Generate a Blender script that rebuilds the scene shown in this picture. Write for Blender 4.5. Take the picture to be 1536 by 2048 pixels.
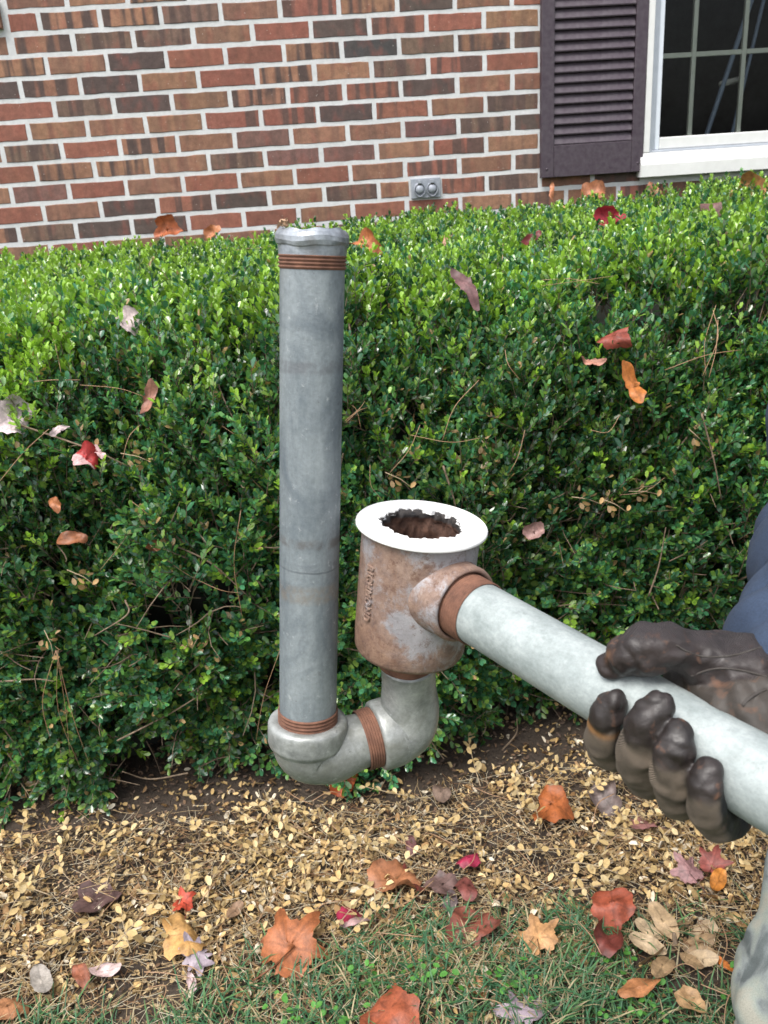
import bpy, bmesh, math, random
import numpy as np
from mathutils import Vector, Matrix, Euler, noise as mnoise

# ------------------------------------------------------------------ scene, camera, light
for o in list(bpy.data.objects): bpy.data.objects.remove(o, do_unlink=True)
SC = bpy.context.scene
COL = SC.collection
FOC = 1780.0                     # focal length in pixels of a 1536 x 2048 picture
CAMH = 1.20
PITCH, YAW, ROLL = 0.36886, 0.07542, 0.06539
def _cam_axes():
    cy, sy, cp, sp = math.cos(YAW), math.sin(YAW), math.cos(PITCH), math.sin(PITCH)
    F = Vector((sy*cp, cy*cp, -sp)); R = Vector((cy, -sy, 0)); D = -R.cross(F)
    cr, sr = math.cos(ROLL), math.sin(ROLL)
    return cr*R + sr*D, -sr*R + cr*D, F
CR, CD, CF = _cam_axes()
CPOS = Vector((0, 0, CAMH))
cam_d = bpy.data.cameras.new('camera'); cam = bpy.data.objects.new('camera', cam_d); COL.objects.link(cam)
cam_d.sensor_fit = 'VERTICAL'; cam_d.sensor_height = 36; cam_d.lens = 36*FOC/2048
cam_d.dof.use_dof = True; cam_d.dof.focus_distance = 0.95; cam_d.dof.aperture_fstop = 18.0
cam_d.clip_start = 0.02; cam_d.clip_end = 2000
m = Matrix((CR, -CD, -CF)).transposed().to_4x4(); m.translation = CPOS
cam.matrix_world = m
SC.camera = cam
SC.render.resolution_x, SC.render.resolution_y = 768, 1024

SUN_EL, SUN_AZ = math.radians(62), math.radians(-140)      # azimuth of the sun, 0 = +Y, positive towards +X
W = bpy.data.worlds.new('World'); SC.world = W; W.use_nodes = True
wn = W.node_tree.nodes; wl = W.node_tree.links
for n in list(wn): wn.remove(n)
sky = wn.new('ShaderNodeTexSky'); sky.sky_type = 'NISHITA'; sky.sun_disc = False
sky.sun_elevation = SUN_EL; sky.sun_rotation = SUN_AZ; sky.dust_density = 4.0; sky.air_density = 1.0; sky.ozone_density = 1.0
hsv = wn.new('ShaderNodeHueSaturation'); hsv.inputs['Saturation'].default_value = 0.36
bg = wn.new('ShaderNodeBackground'); bg.inputs['Strength'].default_value = 0.15
wo = wn.new('ShaderNodeOutputWorld')
wl.new(sky.outputs[0], hsv.inputs['Color']); wl.new(hsv.outputs[0], bg.inputs['Color']); wl.new(bg.outputs[0], wo.inputs['Surface'])
sd = bpy.data.lights.new('sun', 'SUN'); sun = bpy.data.objects.new('sun', sd); COL.objects.link(sun)
sd.energy = 1.5; sd.angle = math.radians(28); sd.color = (1.0, 0.97, 0.92)
sdir = Vector((math.sin(SUN_AZ)*math.cos(SUN_EL), math.cos(SUN_AZ)*math.cos(SUN_EL), math.sin(SUN_EL)))
sun.rotation_euler = sdir.to_track_quat('Z', 'Y').to_euler(); sun.location = (-3, -6, 8)
SC.view_settings.view_transform = 'Standard'; SC.view_settings.look = 'None'; SC.view_settings.gamma = 1.0
SC.view_settings.exposure = 1.12
SC.view_settings.use_curve_mapping = False

# ------------------------------------------------------------------ helpers
rng = np.random.default_rng(7); random.seed(7)
def C(px, py, z):                 # a point z metres deep along the view axis
    return CPOS + CR*((px-768)/FOC*z) + CD*((py-1024)/FOC*z) + CF*z
def CV(x, y, z): return CPOS + CR*x + CD*y + CF*z          # camera-space metres
def CDIR(x, y, z): return (CR*x + CD*y + CF*z).normalized()
def ray(px, py): return CR*((px-768)/FOC) + CD*((py-1024)/FOC) + CF
def ground_at(px, py, z=0.0):
    d = ray(px, py); return CPOS + d*((z-CAMH)/d.z)
def link(o, parent=None):
    COL.objects.link(o)
    if parent is not None: o.parent = parent
    return o
def tag(o, label=None, cat=None, group=None, kind=None):
    if label: o['label'] = label
    if cat: o['category'] = cat
    if group: o['group'] = group
    if kind: o['kind'] = kind
    return o
def empty(name, loc=(0,0,0), rot=(0,0,0)):
    o = bpy.data.objects.new(name, None); COL.objects.link(o); o.location = loc; o.rotation_euler = rot
    o.empty_display_size = 0.05
    return o
def mesh_obj(name, verts, faces, mat, parent=None, smooth=True, loc=None, M=None):
    me = bpy.data.meshes.new(name); me.from_pydata([tuple(v) for v in verts], [], [tuple(f) for f in faces]); me.update()
    if mat: me.materials.append(mat)
    if smooth: me.polygons.foreach_set('use_smooth', [True]*len(me.polygons))
    o = bpy.data.objects.new(name, me); link(o, parent)
    if M is not None: o.matrix_local = M
    elif loc is not None: o.location = loc
    return o
def np_mesh(name, V, Fc, mat, attrs=None, smooth=True):
    """V (n,3), Fc (m,3|4) int ; attrs {name: (n,4)}"""
    me = bpy.data.meshes.new(name)
    k = Fc.shape[1]
    me.vertices.add(len(V)); me.vertices.foreach_set('co', np.ascontiguousarray(V, dtype=np.float32).ravel())
    me.loops.add(Fc.size); me.loops.foreach_set('vertex_index', np.ascontiguousarray(Fc, dtype=np.int32).ravel())
    me.polygons.add(len(Fc)); me.polygons.foreach_set('loop_start', np.arange(0, Fc.size, k, dtype=np.int32))
    me.polygons.foreach_set('loop_total', np.full(len(Fc), k, dtype=np.int32))
    me.polygons.foreach_set('use_smooth', np.full(len(Fc), smooth, dtype=bool))
    me.update(calc_edges=True)
    for n, a in (attrs or {}).items():
        at = me.attributes.new(n, 'FLOAT_COLOR', 'POINT'); at.data.foreach_set('color', np.ascontiguousarray(a, dtype=np.float32).ravel())
    if mat: me.materials.append(mat)
    me.validate()
    return me
def box_vf(x0, x1, y0, y1, z0, z1, off=0):
    v = [(x0,y0,z0),(x1,y0,z0),(x1,y1,z0),(x0,y1,z0),(x0,y0,z1),(x1,y0,z1),(x1,y1,z1),(x0,y1,z1)]
    f = [(0,3,2,1),(4,5,6,7),(0,1,5,4),(1,2,6,5),(2,3,7,6),(3,0,4,7)]
    return v, [tuple(i+off for i in q) for q in f]
def box(name, x0, x1, y0, y1, z0, z1, mat, parent=None, bevel=0.002):
    bm = bmesh.new(); v, f = box_vf(x0,x1,y0,y1,z0,z1)
    vs = [bm.verts.new(p) for p in v]
    for q in f: bm.faces.new([vs[i] for i in q])
    if bevel: bmesh.ops.bevel(bm, geom=bm.edges[:], offset=bevel, segments=2, affect='EDGES', profile=0.5)
    me = bpy.data.meshes.new(name); bm.to_mesh(me); bm.free(); me.materials.append(mat)
    return link(bpy.data.objects.new(name, me), parent)
def axis_matrix(origin, zdir, xhint=Vector((1,0,0))):
    z = zdir.normalized(); x = (xhint - z*xhint.dot(z)).normalized(); y = z.cross(x)
    M = Matrix((x, y, z)).transposed().to_4x4(); M.translation = origin
    return M
def lathe(name, prof, mat, parent=None, M=None, n=72, jitter=None, closed=False, smooth=True):
    V, Fc = [], []
    for j, (r, z) in enumerate(prof):
        for i in range(n):
            a = 2*math.pi*i/n; rr, zz = r, z
            if jitter: rr, zz = jitter(j, a, r, z)
            V.append((rr*math.cos(a), rr*math.sin(a), zz))
    L = len(prof)
    for j in range(L if closed else L-1):
        k = (j+1) % L
        for i in range(n):
            i2 = (i+1) % n
            Fc.append((j*n+i, j*n+i2, k*n+i2, k*n+i))
    return mesh_obj(name, V, Fc, mat, parent, smooth, M=M)
def catmull(P, per=8):
    P = [np.array(p, float) for p in P]
    Q = [2*P[0]-P[1]] + P + [2*P[-1]-P[-2]]
    out = []
    for i in range(1, len(Q)-2):
        for k in range(per):
            t = k/per
            out.append(0.5*((2*Q[i]) + (-Q[i-1]+Q[i+1])*t + (2*Q[i-1]-5*Q[i]+4*Q[i+1]-Q[i+2])*t*t + (-Q[i-1]+3*Q[i]-3*Q[i+1]+Q[i+2])*t**3))
    out.append(Q[-2]); return out
def sweep_vf(path, n=16, off=0, caps='round', sq=(1,1), hint=None):
    """path: list of (x,y,z,r); a closed tube"""
    P = [Vector(p[:3]) for p in path]; Rr = [float(p[3]) for p in path]
    if caps == 'round':
        d0 = (P[0]-P[1]).normalized(); d1 = (P[-1]-P[-2]).normalized()
        pre = [(P[0]+d0*Rr[0]*s, Rr[0]*math.sqrt(max(0, 1-s*s))) for s in (0.985, 0.85, 0.6, 0.3)]
        post = [(P[-1]+d1*Rr[-1]*s, Rr[-1]*math.sqrt(max(0, 1-s*s))) for s in (0.3, 0.6, 0.85, 0.985)]
        P = [a for a, _ in pre] + P + [a for a, _ in post]; Rr = [b for _, b in pre] + Rr + [b for _, b in post]
    V, Fc = [], []
    T = [((P[min(i+1,len(P)-1)]-P[max(i-1,0)]).normalized()) for i in range(len(P))]
    nrm = (hint if hint is not None else (Vector((0,0,1)) if abs(T[0].z) < 0.9 else Vector((1,0,0))))
    nrm = (nrm - T[0]*nrm.dot(T[0])).normalized()
    for i in range(len(P)):
        nrm = (nrm - T[i]*nrm.dot(T[i])).normalized(); b = T[i].cross(nrm)
        for k in range(n):
            a = 2*math.pi*k/n
            V.append(P[i] + nrm*(Rr[i]*sq[0]*math.cos(a)) + b*(Rr[i]*sq[1]*math.sin(a)))
    for i in range(len(P)-1):
        for k in range(n):
            k2 = (k+1) % n
            Fc.append((off+i*n+k, off+i*n+k2, off+(i+1)*n+k2, off+(i+1)*n+k))
    if caps:
        Fc.append(tuple(off+k for k in reversed(range(n))))
        Fc.append(tuple(off+(len(P)-1)*n+k for k in range(n)))
    return V, Fc
def remesh(name, vf_list, voxel, mat, parent=None, smooth=6, factor=0.5):
    V, Fc = [], []
    for v, f in vf_list:
        o = len(V); V += [tuple(p) for p in v]; Fc += [tuple(i+o for i in q) for q in f]
    me = bpy.data.meshes.new('tmp'); me.from_pydata(V, [], Fc); me.update()
    o = bpy.data.objects.new('tmp', me); COL.objects.link(o)
    r = o.modifiers.new('r', 'REMESH'); r.mode = 'VOXEL'; r.voxel_size = voxel; r.use_smooth_shade = True
    s = o.modifiers.new('s', 'SMOOTH'); s.iterations = smooth; s.factor = factor
    dg = bpy.context.evaluated_depsgraph_get(); dg.update()
    me2 = bpy.data.meshes.new_from_object(o.evaluated_get(dg)); me2.name = name
    bpy.data.objects.remove(o, do_unlink=True)
    me2.materials.clear(); me2.materials.append(mat)
    me2.polygons.foreach_set('use_smooth', [True]*len(me2.polygons))
    return link(bpy.data.objects.new(name, me2), parent)

# ------------------------------------------------------------------ materials
class NT:
    def __init__(s, name):
        s.m = bpy.data.materials.new(name); s.m.use_nodes = True; s.t = s.m.node_tree
        for n in list(s.t.nodes): s.t.nodes.remove(n)
        s.out = s.t.nodes.new('ShaderNodeOutputMaterial'); s.b = s.t.nodes.new('ShaderNodeBsdfPrincipled')
        s.t.links.new(s.b.outputs[0], s.out.inputs['Surface'])
    def n(s, typ, **kw):
        nd = s.t.nodes.new('ShaderNode'+typ)
        for k, v in kw.items():
            if k in nd.inputs: s.set(nd, k, v)
            else: setattr(nd, k, v)
        return nd
    def set(s, nd, k, v):
        if isinstance(v, bpy.types.NodeSocket): s.t.links.new(v, nd.inputs[k])
        else: nd.inputs[k].default_value = v
    def p(s, **kw):
        for k, v in kw.items(): s.set(s.b, k.replace('_', ' '), v)
        return s
    def coord(s, kind='Object', scale=None):
        c = s.n('TexCoord').outputs[kind]
        if scale is None: return c
        mp = s.n('Mapping'); s.set(mp, 'Vector', c); mp.inputs['Scale'].default_value = scale if hasattr(scale, '__len__') else (scale,)*3
        return mp.outputs[0]
    def noise(s, vec, scale, detail=4, rough=0.55, out='Fac', dist=0.0):
        nd = s.n('TexNoise'); s.set(nd, 'Vector', vec); nd.inputs['Scale'].default_value = scale
        nd.inputs['Detail'].default_value = detail; nd.inputs['Roughness'].default_value = rough; nd.inputs['Distortion'].default_value = dist
        return nd.outputs[out]
    def ramp(s, fac, stops, interp='LINEAR'):
        nd = s.n('ValToRGB'); s.set(nd, 'Fac', fac); cr = nd.color_ramp; cr.interpolation = interp
        while len(cr.elements) < len(stops): cr.elements.new(0.5)
        for e, (p, c) in zip(cr.elements, stops):
            e.position = p; e.color = (c, c, c, 1) if not hasattr(c, '__len__') else (*c[:3], 1)
        return nd.outputs[0]
    def mix(s, fac, a, b, mode='MIX'):
        nd = s.n('Mix', data_type='RGBA', blend_type=mode)
        for i, v in ((0, fac), (6, a), (7, b)):
            if isinstance(v, bpy.types.NodeSocket): s.t.links.new(v, nd.inputs[i])
            else: nd.inputs[i].default_value = v if (i == 0 or len(v) == 4) else (*v, 1)
        return nd.outputs[2]
    def math(s, op, a, b=0.0):
        nd = s.n('Math', operation=op)
        for i, v in ((0, a), (1, b)):
            if isinstance(v, bpy.types.NodeSocket): s.t.links.new(v, nd.inputs[i])
            else: nd.inputs[i].default_value = v
        return nd.outputs[0]
    def attr(s, name, typ='GEOMETRY', out='Color'):
        nd = s.n('Attribute', attribute_type=typ, attribute_name=name); return nd.outputs[out]
    def bump(s, h, strength=0.3, dist=0.002):
        nd = s.n('Bump'); s.set(nd, 'Height', h); nd.inputs['Strength'].default_value = strength; nd.inputs['Distance'].default_value = dist
        s.t.links.new(nd.outputs[0], s.b.inputs['Normal']); return nd.outputs[0]

def mat_brick():
    t = NT('brick'); t.m  # object coordinates: x along the brick, z up, metres
    co = t.coord('Object'); rnd = t.n('ObjectInfo').outputs['Random']
    off = t.n('CombineXYZ'); t.set(off, 'X', t.math('MULTIPLY', rnd, 37.0)); t.set(off, 'Y', t.math('MULTIPLY', rnd, 91.0))
    va = t.n('VectorMath', operation='ADD'); t.set(va, 0, co); t.set(va, 1, off.outputs[0]); v = va.outputs[0]
    mp = t.n('Mapping'); t.set(mp, 'Vector', v); mp.inputs['Scale'].default_value = (34, 1, 3)
    band = t.ramp(t.noise(mp.outputs[0], 1.0, 1.5, 0.4, dist=0.3), [(0.42, 1.0), (0.55, 0.0)])
    mp2 = t.n('Mapping'); t.set(mp2, 'Vector', v); mp2.inputs['Scale'].default_value = (26, 1, 14)
    red = t.ramp(t.noise(mp2.outputs[0], 1.0, 2, 0.5), [(0.5, 0.0), (0.68, 1.0)])
    tone = t.attr('tone', 'OBJECT'); st = t.attr('streak', 'OBJECT', 'Fac')
    c = t.mix(t.math('MULTIPLY', red, 0.45), tone, (0.20, 0.062, 0.045))
    c = t.mix(t.math('MULTIPLY', band, st), c, (0.070, 0.044, 0.038))
    fine = t.noise(v, 420, 3, 0.7); cl = t.noise(v, 45, 4, 0.6)
    c = t.mix(0.75, c, t.ramp(cl, [(0.25, 0.62), (0.75, 1.35)]), 'MULTIPLY')
    c = t.mix(0.55, c, t.ramp(fine, [(0.3, 0.6), (0.7, 1.4)]), 'MULTIPLY')
    vo = t.n('TexVoronoi'); t.set(vo, 'Vector', v); vo.inputs['Scale'].default_value = 85
    sp = t.math('MULTIPLY', t.ramp(vo.outputs['Distance'], [(0.07, 1.0), (0.13, 0.0)]), t.ramp(t.noise(v, 60, 1), [(0.55, 0.0), (0.62, 1.0)]))
    c = t.mix(t.math('MULTIPLY', sp, 0.8), c, (0.5, 0.45, 0.4))
    t.p(Base_Color=c, Roughness=0.85); t.bump(t.math('ADD', fine, t.math('MULTIPLY', cl, 1.5)), 0.5, 0.0015)
    return t.m
def mat_mortar():
    t = NT('mortar'); co = t.coord('Object')
    n1 = t.noise(co, 60, 5, 0.65); n2 = t.noise(co, 6, 3)
    c = t.mix(0.5, t.ramp(n1, [(0.25, (0.38, 0.385, 0.395)), (0.7, (0.60, 0.61, 0.625))]), t.ramp(n2, [(0.3, 0.43), (0.7, 0.59)]))
    t.p(Base_Color=c, Roughness=0.9); t.bump(t.noise(co, 180, 5, 0.7), 0.7, 0.002); return t.m
def mat_paint(name, col, rough=0.45, var=0.12, scale=40, bump=0.15, grain=None):
    t = NT(name); co = t.coord('Object', grain)
    n1 = t.noise(co, scale, 5, 0.6); n2 = t.noise(co, scale*0.12, 3)
    c = t.mix(var, col, t.ramp(n1, [(0.3, 0.0), (0.7, 1.0)]))
    c = t.mix(var, c, t.mix(1.0, col, t.ramp(n2, [(0.35, 0.55), (0.65, 1.3)]), 'MULTIPLY'))
    t.p(Base_Color=c, Roughness=t.math('ADD', t.math('MULTIPLY', n1, 0.25), rough-0.12)); t.bump(n1, bump, 0.001); return t.m
def mat_leaf(name, rough=0.36, trans=0.3, spec=0.5, dry=False):
    t = NT(name); a = t.attr('tint'); co = t.coord('Object')
    n = t.noise(co, 220 if not dry else 320, 3, 0.6)
    c = t.mix(0.45, a, t.ramp(n, [(0.3, 0.6), (0.7, 1.4)]), 'MULTIPLY')
    t.p(Base_Color=c, Roughness=rough); t.b.inputs['Specular IOR Level'].default_value = spec
    if name == 'boxwood_leaf': t.b.inputs['Coat Weight'].default_value = 0.35; t.b.inputs['Coat Roughness'].default_value = 0.22
    tr = t.n('BsdfTranslucent'); t.set(tr, 'Color', t.mix(0.6, c, (1.15, 1.25, 0.5), 'MULTIPLY') if not dry else c)
    ms = t.n('MixShader'); ms.inputs[0].default_value = trans
    t.t.links.new(t.b.outputs[0], ms.inputs[1]); t.t.links.new(tr.outputs[0], ms.inputs[2]); t.t.links.new(ms.outputs[0], t.out.inputs['Surface'])
    t.bump(n, 0.15, 0.001); return t.m
def mat_fallen():
    t = NT('fallen_leaf'); a = t.attr('tint'); co = t.coord('Object'); ri = t.n('ObjectInfo').outputs['Random']
    off = t.n('CombineXYZ'); t.set(off, 'Z', t.math('MULTIPLY', ri, 53.0))
    va = t.n('VectorMath', operation='ADD'); t.set(va, 0, co); t.set(va, 1, off.outputs[0])
    n = t.noise(va.outputs[0], 55, 5, 0.65); n2 = t.noise(va.outputs[0], 260, 4, 0.7)
    c = t.mix(0.8, a, t.ramp(n, [(0.28, 0.35), (0.5, 0.95), (0.75, 1.5)]), 'MULTIPLY')
    c = t.mix(0.5, c, t.ramp(n2, [(0.3, 0.6), (0.7, 1.35)]), 'MULTIPLY')
    t.p(Base_Color=c, Roughness=0.5); t.b.inputs['Specular IOR Level'].default_value = 0.45
    tr = t.n('BsdfTranslucent'); t.set(tr, 'Color', c)
    ms = t.n('MixShader'); ms.inputs[0].default_value = 0.15
    t.t.links.new(t.b.outputs[0], ms.inputs[1]); t.t.links.new(tr.outputs[0], ms.inputs[2]); t.t.links.new(ms.outputs[0], t.out.inputs['Surface'])
    t.bump(t.math('ADD', n, n2), 0.5, 0.0015); return t.m
def mat_galv(name, lo, hi, blotch, rough=0.45, along=(1, 1, 1), metal=0.35, scuff=1.0, marks=False):
    t = NT(name); co = t.coord('Object'); cs = t.coord('Object', along)
    n1 = t.noise(cs, 42, 7, 0.66); n2 = t.noise(co, 17, 6, 0.62, dist=0.8); n3 = t.noise(co, 300, 3, 0.7); n4 = t.noise(cs, 13, 4, 0.6, dist=0.5)
    c = t.ramp(n1, [(0.34, lo), (0.66, hi)])
    c = t.mix(t.math('MULTIPLY', t.ramp(n2, [(0.46, 0.0), (0.62, 1.0)]), 0.8*scuff), c, blotch)
    c = t.mix(t.math('MULTIPLY', t.ramp(n4, [(0.55, 0.0), (0.72, 1.0)]), 0.35*scuff), c, (0.30, 0.27, 0.20))
    pit = t.math('MULTIPLY', t.ramp(t.noise(co, 170, 4, 0.75), [(0.58, 0.0), (0.68, 1.0)]), t.ramp(t.noise(co, 21, 3), [(0.5, 0.0), (0.60, 1.0)]))
    c = t.mix(t.math('MULTIPLY', pit, 0.6*scuff), c, (0.07, 0.07, 0.075))
    c = t.mix(0.35, c, t.ramp(n3, [(0.3, 0.65), (0.7, 1.35)]), 'MULTIPLY')
    wsp = t.math('MULTIPLY', t.ramp(t.noise(co, 130, 4, 0.7), [(0.62, 0.0), (0.72, 1.0)]), 0.35*scuff)
    c = t.mix(wsp, c, (0.62, 0.63, 0.63))
    if marks:      # scribed ring and hammer smear part way up the pipe
        sp = t.n('SeparateXYZ'); t.set(sp, 0, co); wob = t.math('MULTIPLY', t.math('SUBTRACT', t.noise(co, 30, 3), 0.5), 0.006)
        zz = t.math('ADD', sp.outputs['Z'], wob)
        def band(z0, w, amt, colr, c, brk):
            b = t.ramp(t.math('DIVIDE', t.math('ABSOLUTE', t.math('SUBTRACT', zz, z0)), w), [(0.5, 1.0), (1.0, 0.0)])
            return t.mix(t.math('MULTIPLY', t.math('MULTIPLY', b, amt), brk), c, colr)
        pat = t.ramp(t.noise(co, 45, 4, 0.7), [(0.42, 0.0), (0.55, 1.0)]); pat2 = t.ramp(t.noise(co, 24, 3, 0.6), [(0.40, 0.15), (0.58, 1.0)])
        c = band(0.137, 0.0010, 0.55, (0.05, 0.055, 0.065), c, pat2); c = band(0.141, 0.0035, 0.45, (0.09, 0.10, 0.12), c, pat)
        c = band(0.160, 0.0050, 0.65, (0.10, 0.09, 0.085), c, pat); c = band(0.298, 0.006, 0.5, (0.10, 0.10, 0.11), c, pat); c = band(0.118, 0.009, 0.4, (0.20, 0.15, 0.10), c, pat)
    t.p(Base_Color=c, Metallic=metal, Roughness=t.ramp(n1, [(0.3, rough+0.15), (0.7, rough-0.06)])); t.bump(t.math('ADD', t.math('ADD', n3, n1), t.math('MULTIPLY', n2, 1.5)), 0.22, 0.0015); return t.m
def mat_rust(name='rust', a=(0.065, 0.028, 0.018), b=(0.185, 0.085, 0.052), sc=60):
    t = NT(name); co = t.coord('Object'); n = t.noise(co, sc, 6, 0.7); n2 = t.noise(co, sc*6, 3, 0.7)
    c = t.ramp(n, [(0.3, a), (0.65, b)]); t.p(Base_Color=c, Roughness=0.85); t.bump(n2, 0.5, 0.001); return t.m
def mat_crust():
    t = NT('tar_crust'); co = t.coord('Object'); sp = t.n('SeparateXYZ'); t.set(sp, 0, co); n = t.noise(co, 130, 7, 0.75)
    tar = t.ramp(n, [(0.35, (0.006, 0.007, 0.010)), (0.7, (0.075, 0.062, 0.055))]); ru = t.ramp(n, [(0.3, (0.030, 0.014, 0.010)), (0.7, (0.17, 0.085, 0.055))])
    f = t.ramp(t.math('ADD', t.math('MULTIPLY', t.math('SUBTRACT', sp.outputs['Z'], 0.0395), 120.0), t.math('SUBTRACT', n, 0.1)), [(0.3, 0.0), (0.55, 1.0)])
    t.p(Base_Color=t.mix(f, ru, tar), Roughness=0.7); t.bump(t.noise(co, 260, 6, 0.8), 0.9, 0.002); return t.m
def mat_drum(name='rusty_cast_iron', bias=0.0):
    t = NT(name); co = t.coord('Object')          # z up the axis, x towards the lettering
    sp = t.n('SeparateXYZ'); t.set(sp, 0, co)
    base = t.ramp(t.noise(co, 40, 6, 0.65), [(0.3, (0.20, 0.19, 0.20)), (0.7, (0.36, 0.35, 0.365))])
    n1 = t.noise(co, 38, 9, 0.78, dist=0.5); n2 = t.noise(co, 14, 4, 0.6)
    left = t.math('MULTIPLY', t.math('ADD', sp.outputs['X'], 0.008), 5.5)
    low = t.math('MULTIPLY', t.math('SUBTRACT', -0.030, sp.outputs['Z']), 2.5)
    s = t.math('ADD', t.math('ADD', n1, t.math('MULTIPLY', t.math('SUBTRACT', n2, 0.5), 1.1)), t.math('ADD', left, low) if not bias else bias)
    rm = t.ramp(s, [(0.44, 0.0), (0.56, 0.75), (0.8, 0.92)])
    rust = t.ramp(t.noise(co, 95, 9, 0.85), [(0.32, (0.070, 0.036, 0.024)), (0.47, (0.175, 0.092, 0.055)), (0.62, (0.27, 0.165, 0.105)), (0.76, (0.34, 0.27, 0.21))])
    c = t.mix(rm, base, rust)
    pits = t.math('MULTIPLY', t.ramp(t.noise(co, 210, 5, 0.8), [(0.56, 0.0), (0.66, 1.0)]), 0.7)
    c = t.mix(pits, c, (0.09, 0.048, 0.035))
    blot = t.math('MULTIPLY', t.ramp(t.noise(co, 70, 7, 0.8), [(0.55, 0.0), (0.62, 1.0)]), 0.7); c = t.mix(blot, c, (0.11, 0.055, 0.035))
    h = t.noise(co, 130, 6, 0.8)
    t.p(Base_Color=c, Roughness=t.ramp(rm, [(0, 0.5), (1, 0.85)]), Metallic=0.08); t.bump(h, 0.5, 0.002); return t.m
def mat_ground():
    t = NT('soil_and_lawn'); co = t.coord('Object'); sp = t.n('SeparateXYZ'); t.set(sp, 0, co)
    n = t.noise(co, 18, 7, 0.7); n2 = t.noise(co, 140, 5, 0.75); n3 = t.noise(co, 1.3, 4, 0.6)
    soil = t.mix(0.6, t.ramp(n, [(0.3, (0.020, 0.014, 0.010)), (0.7, (0.075, 0.054, 0.038))]), t.ramp(n2, [(0.3, (0.02, 0.014, 0.011)), (0.7, (0.10, 0.073, 0.052))]))
    lawn = t.mix(0.5, t.ramp(n2, [(0.3, (0.025, 0.045, 0.012)), (0.7, (0.11, 0.13, 0.05))]), t.ramp(n3, [(0.3, (0.05, 0.075, 0.02)), (0.7, (0.10, 0.10, 0.05))]))
    fac = t.ramp(t.math('ADD', sp.outputs['Y'], t.math('MULTIPLY', n3, 0.2)), [(0.85, 1.0), (0.97, 0.0)])
    t.p(Base_Color=t.mix(fac, soil, lawn), Roughness=0.95); t.bump(t.math('ADD', n, n2), 0.9, 0.008); return t.m
def mat_fabric(name, col, col2, sc=700, big=9):
    t = NT(name); co = t.coord('Object'); n = t.noise(co, sc, 3, 0.7); n2 = t.noise(co, big, 4, 0.6)
    c = t.ramp(n2, [(0.3, col), (0.7, col2)]); c = t.mix(0.5, c, t.ramp(n, [(0.3, 0.6), (0.7, 1.4)]), 'MULTIPLY')
    t.p(Base_Color=c, Roughness=0.95); t.bump(t.math('ADD', n, t.math('MULTIPLY', n2, 0.3)), 0.45, 0.0015); return t.m
def mat_camo():
    t = NT('camouflage_cloth'); co = t.coord('Object')
    n = t.noise(co, 14, 4, 0.5, dist=1.0); n2 = t.noise(co, 600, 2)
    c = t.ramp(n, [(0.36, (0.10, 0.115, 0.115)), (0.44, (0.20, 0.22, 0.215)), (0.52, (0.26, 0.285, 0.25)), (0.62, (0.31, 0.30, 0.25))])
    c = t.mix(0.4, c, t.ramp(n2, [(0.3, 0.7), (0.7, 1.3)]), 'MULTIPLY'); t.p(Base_Color=c, Roughness=0.95); t.bump(t.math('ADD', n2, n), 0.3, 0.001); return t.m
def mat_glove():
    t = NT('work_glove'); a = t.attr('col'); k = t.attr('knit', 'GEOMETRY', 'Fac'); co = t.coord('Object')
    mp = t.n('Mapping'); t.set(mp, 'Vector', co); mp.inputs['Rotation'].default_value = (0.5, 0.7, 0.4)
    w = t.n('TexWave', wave_type='BANDS', bands_direction='Z'); t.set(w, 'Vector', mp.outputs[0]); w.inputs['Scale'].default_value = 370; w.inputs['Distortion'].default_value = 0.8; w.inputs['Detail'].default_value = 1
    rib = w.outputs['Fac']; n = t.noise(co, 45, 5, 0.65); n2 = t.noise(co, 420, 4, 0.7); n3 = t.noise(co, 95, 4, 0.6, dist=0.5)
    c = t.mix(0.7, a, t.ramp(n, [(0.3, 0.45), (0.7, 1.6)]), 'MULTIPLY')
    c = t.mix(t.math('MULTIPLY', k, 0.55), c, t.mix(1.0, c, t.ramp(rib, [(0.2, 0.55), (0.8, 1.25)]), 'MULTIPLY'))
    inv = t.math('SUBTRACT', 1.0, k)
    scuff = t.math('MULTIPLY', t.ramp(n3, [(0.58, 0.0), (0.72, 0.55)]), inv)
    c = t.mix(scuff, c, (0.16, 0.075, 0.04))
    t.p(Base_Color=c, Roughness=t.math('ADD', t.math('MULTIPLY', k, 0.4), t.ramp(n3, [(0.35, 0.42), (0.7, 0.74)])))
    h = t.math('ADD', t.math('MULTIPLY', rib, t.math('MULTIPLY', k, 1.2)), t.math('ADD', t.math('MULTIPLY', n2, 0.3), t.math('MULTIPLY', n3, t.math('MULTIPLY', inv, 1.2))))
    t.bump(h, 0.55, 0.0012); return t.m
def mat_bark():
    t = NT('twig_bark'); co = t.coord('Object'); n = t.noise(co, 120, 5, 0.7)
    t.p(Base_Color=t.ramp(n, [(0.3, (0.070, 0.048, 0.030)), (0.7, (0.23, 0.17, 0.115))]), Roughness=0.85); t.bump(n, 0.5, 0.001); return t.m
def mat_glass():
    t = NT('window_glass'); t.t.nodes.remove(t.b)
    tr = t.n('BsdfTransparent'); tr.inputs['Color'].default_value = (0.72, 0.76, 0.76, 1)
    gl = t.n('BsdfGlossy'); gl.inputs['Roughness'].default_value = 0.02; fr = t.n('Fresnel'); fr.inputs['IOR'].default_value = 1.28
    ms = t.n('MixShader'); t.t.links.new(fr.outputs[0], ms.inputs[0]); t.t.links.new(tr.outputs[0], ms.inputs[1]); t.t.links.new(gl.outputs[0], ms.inputs[2])
    t.t.links.new(ms.outputs[0], t.out.inputs['Surface']); return t.m
M_BRICK = mat_brick(); M_MORTAR = mat_mortar()
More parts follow.
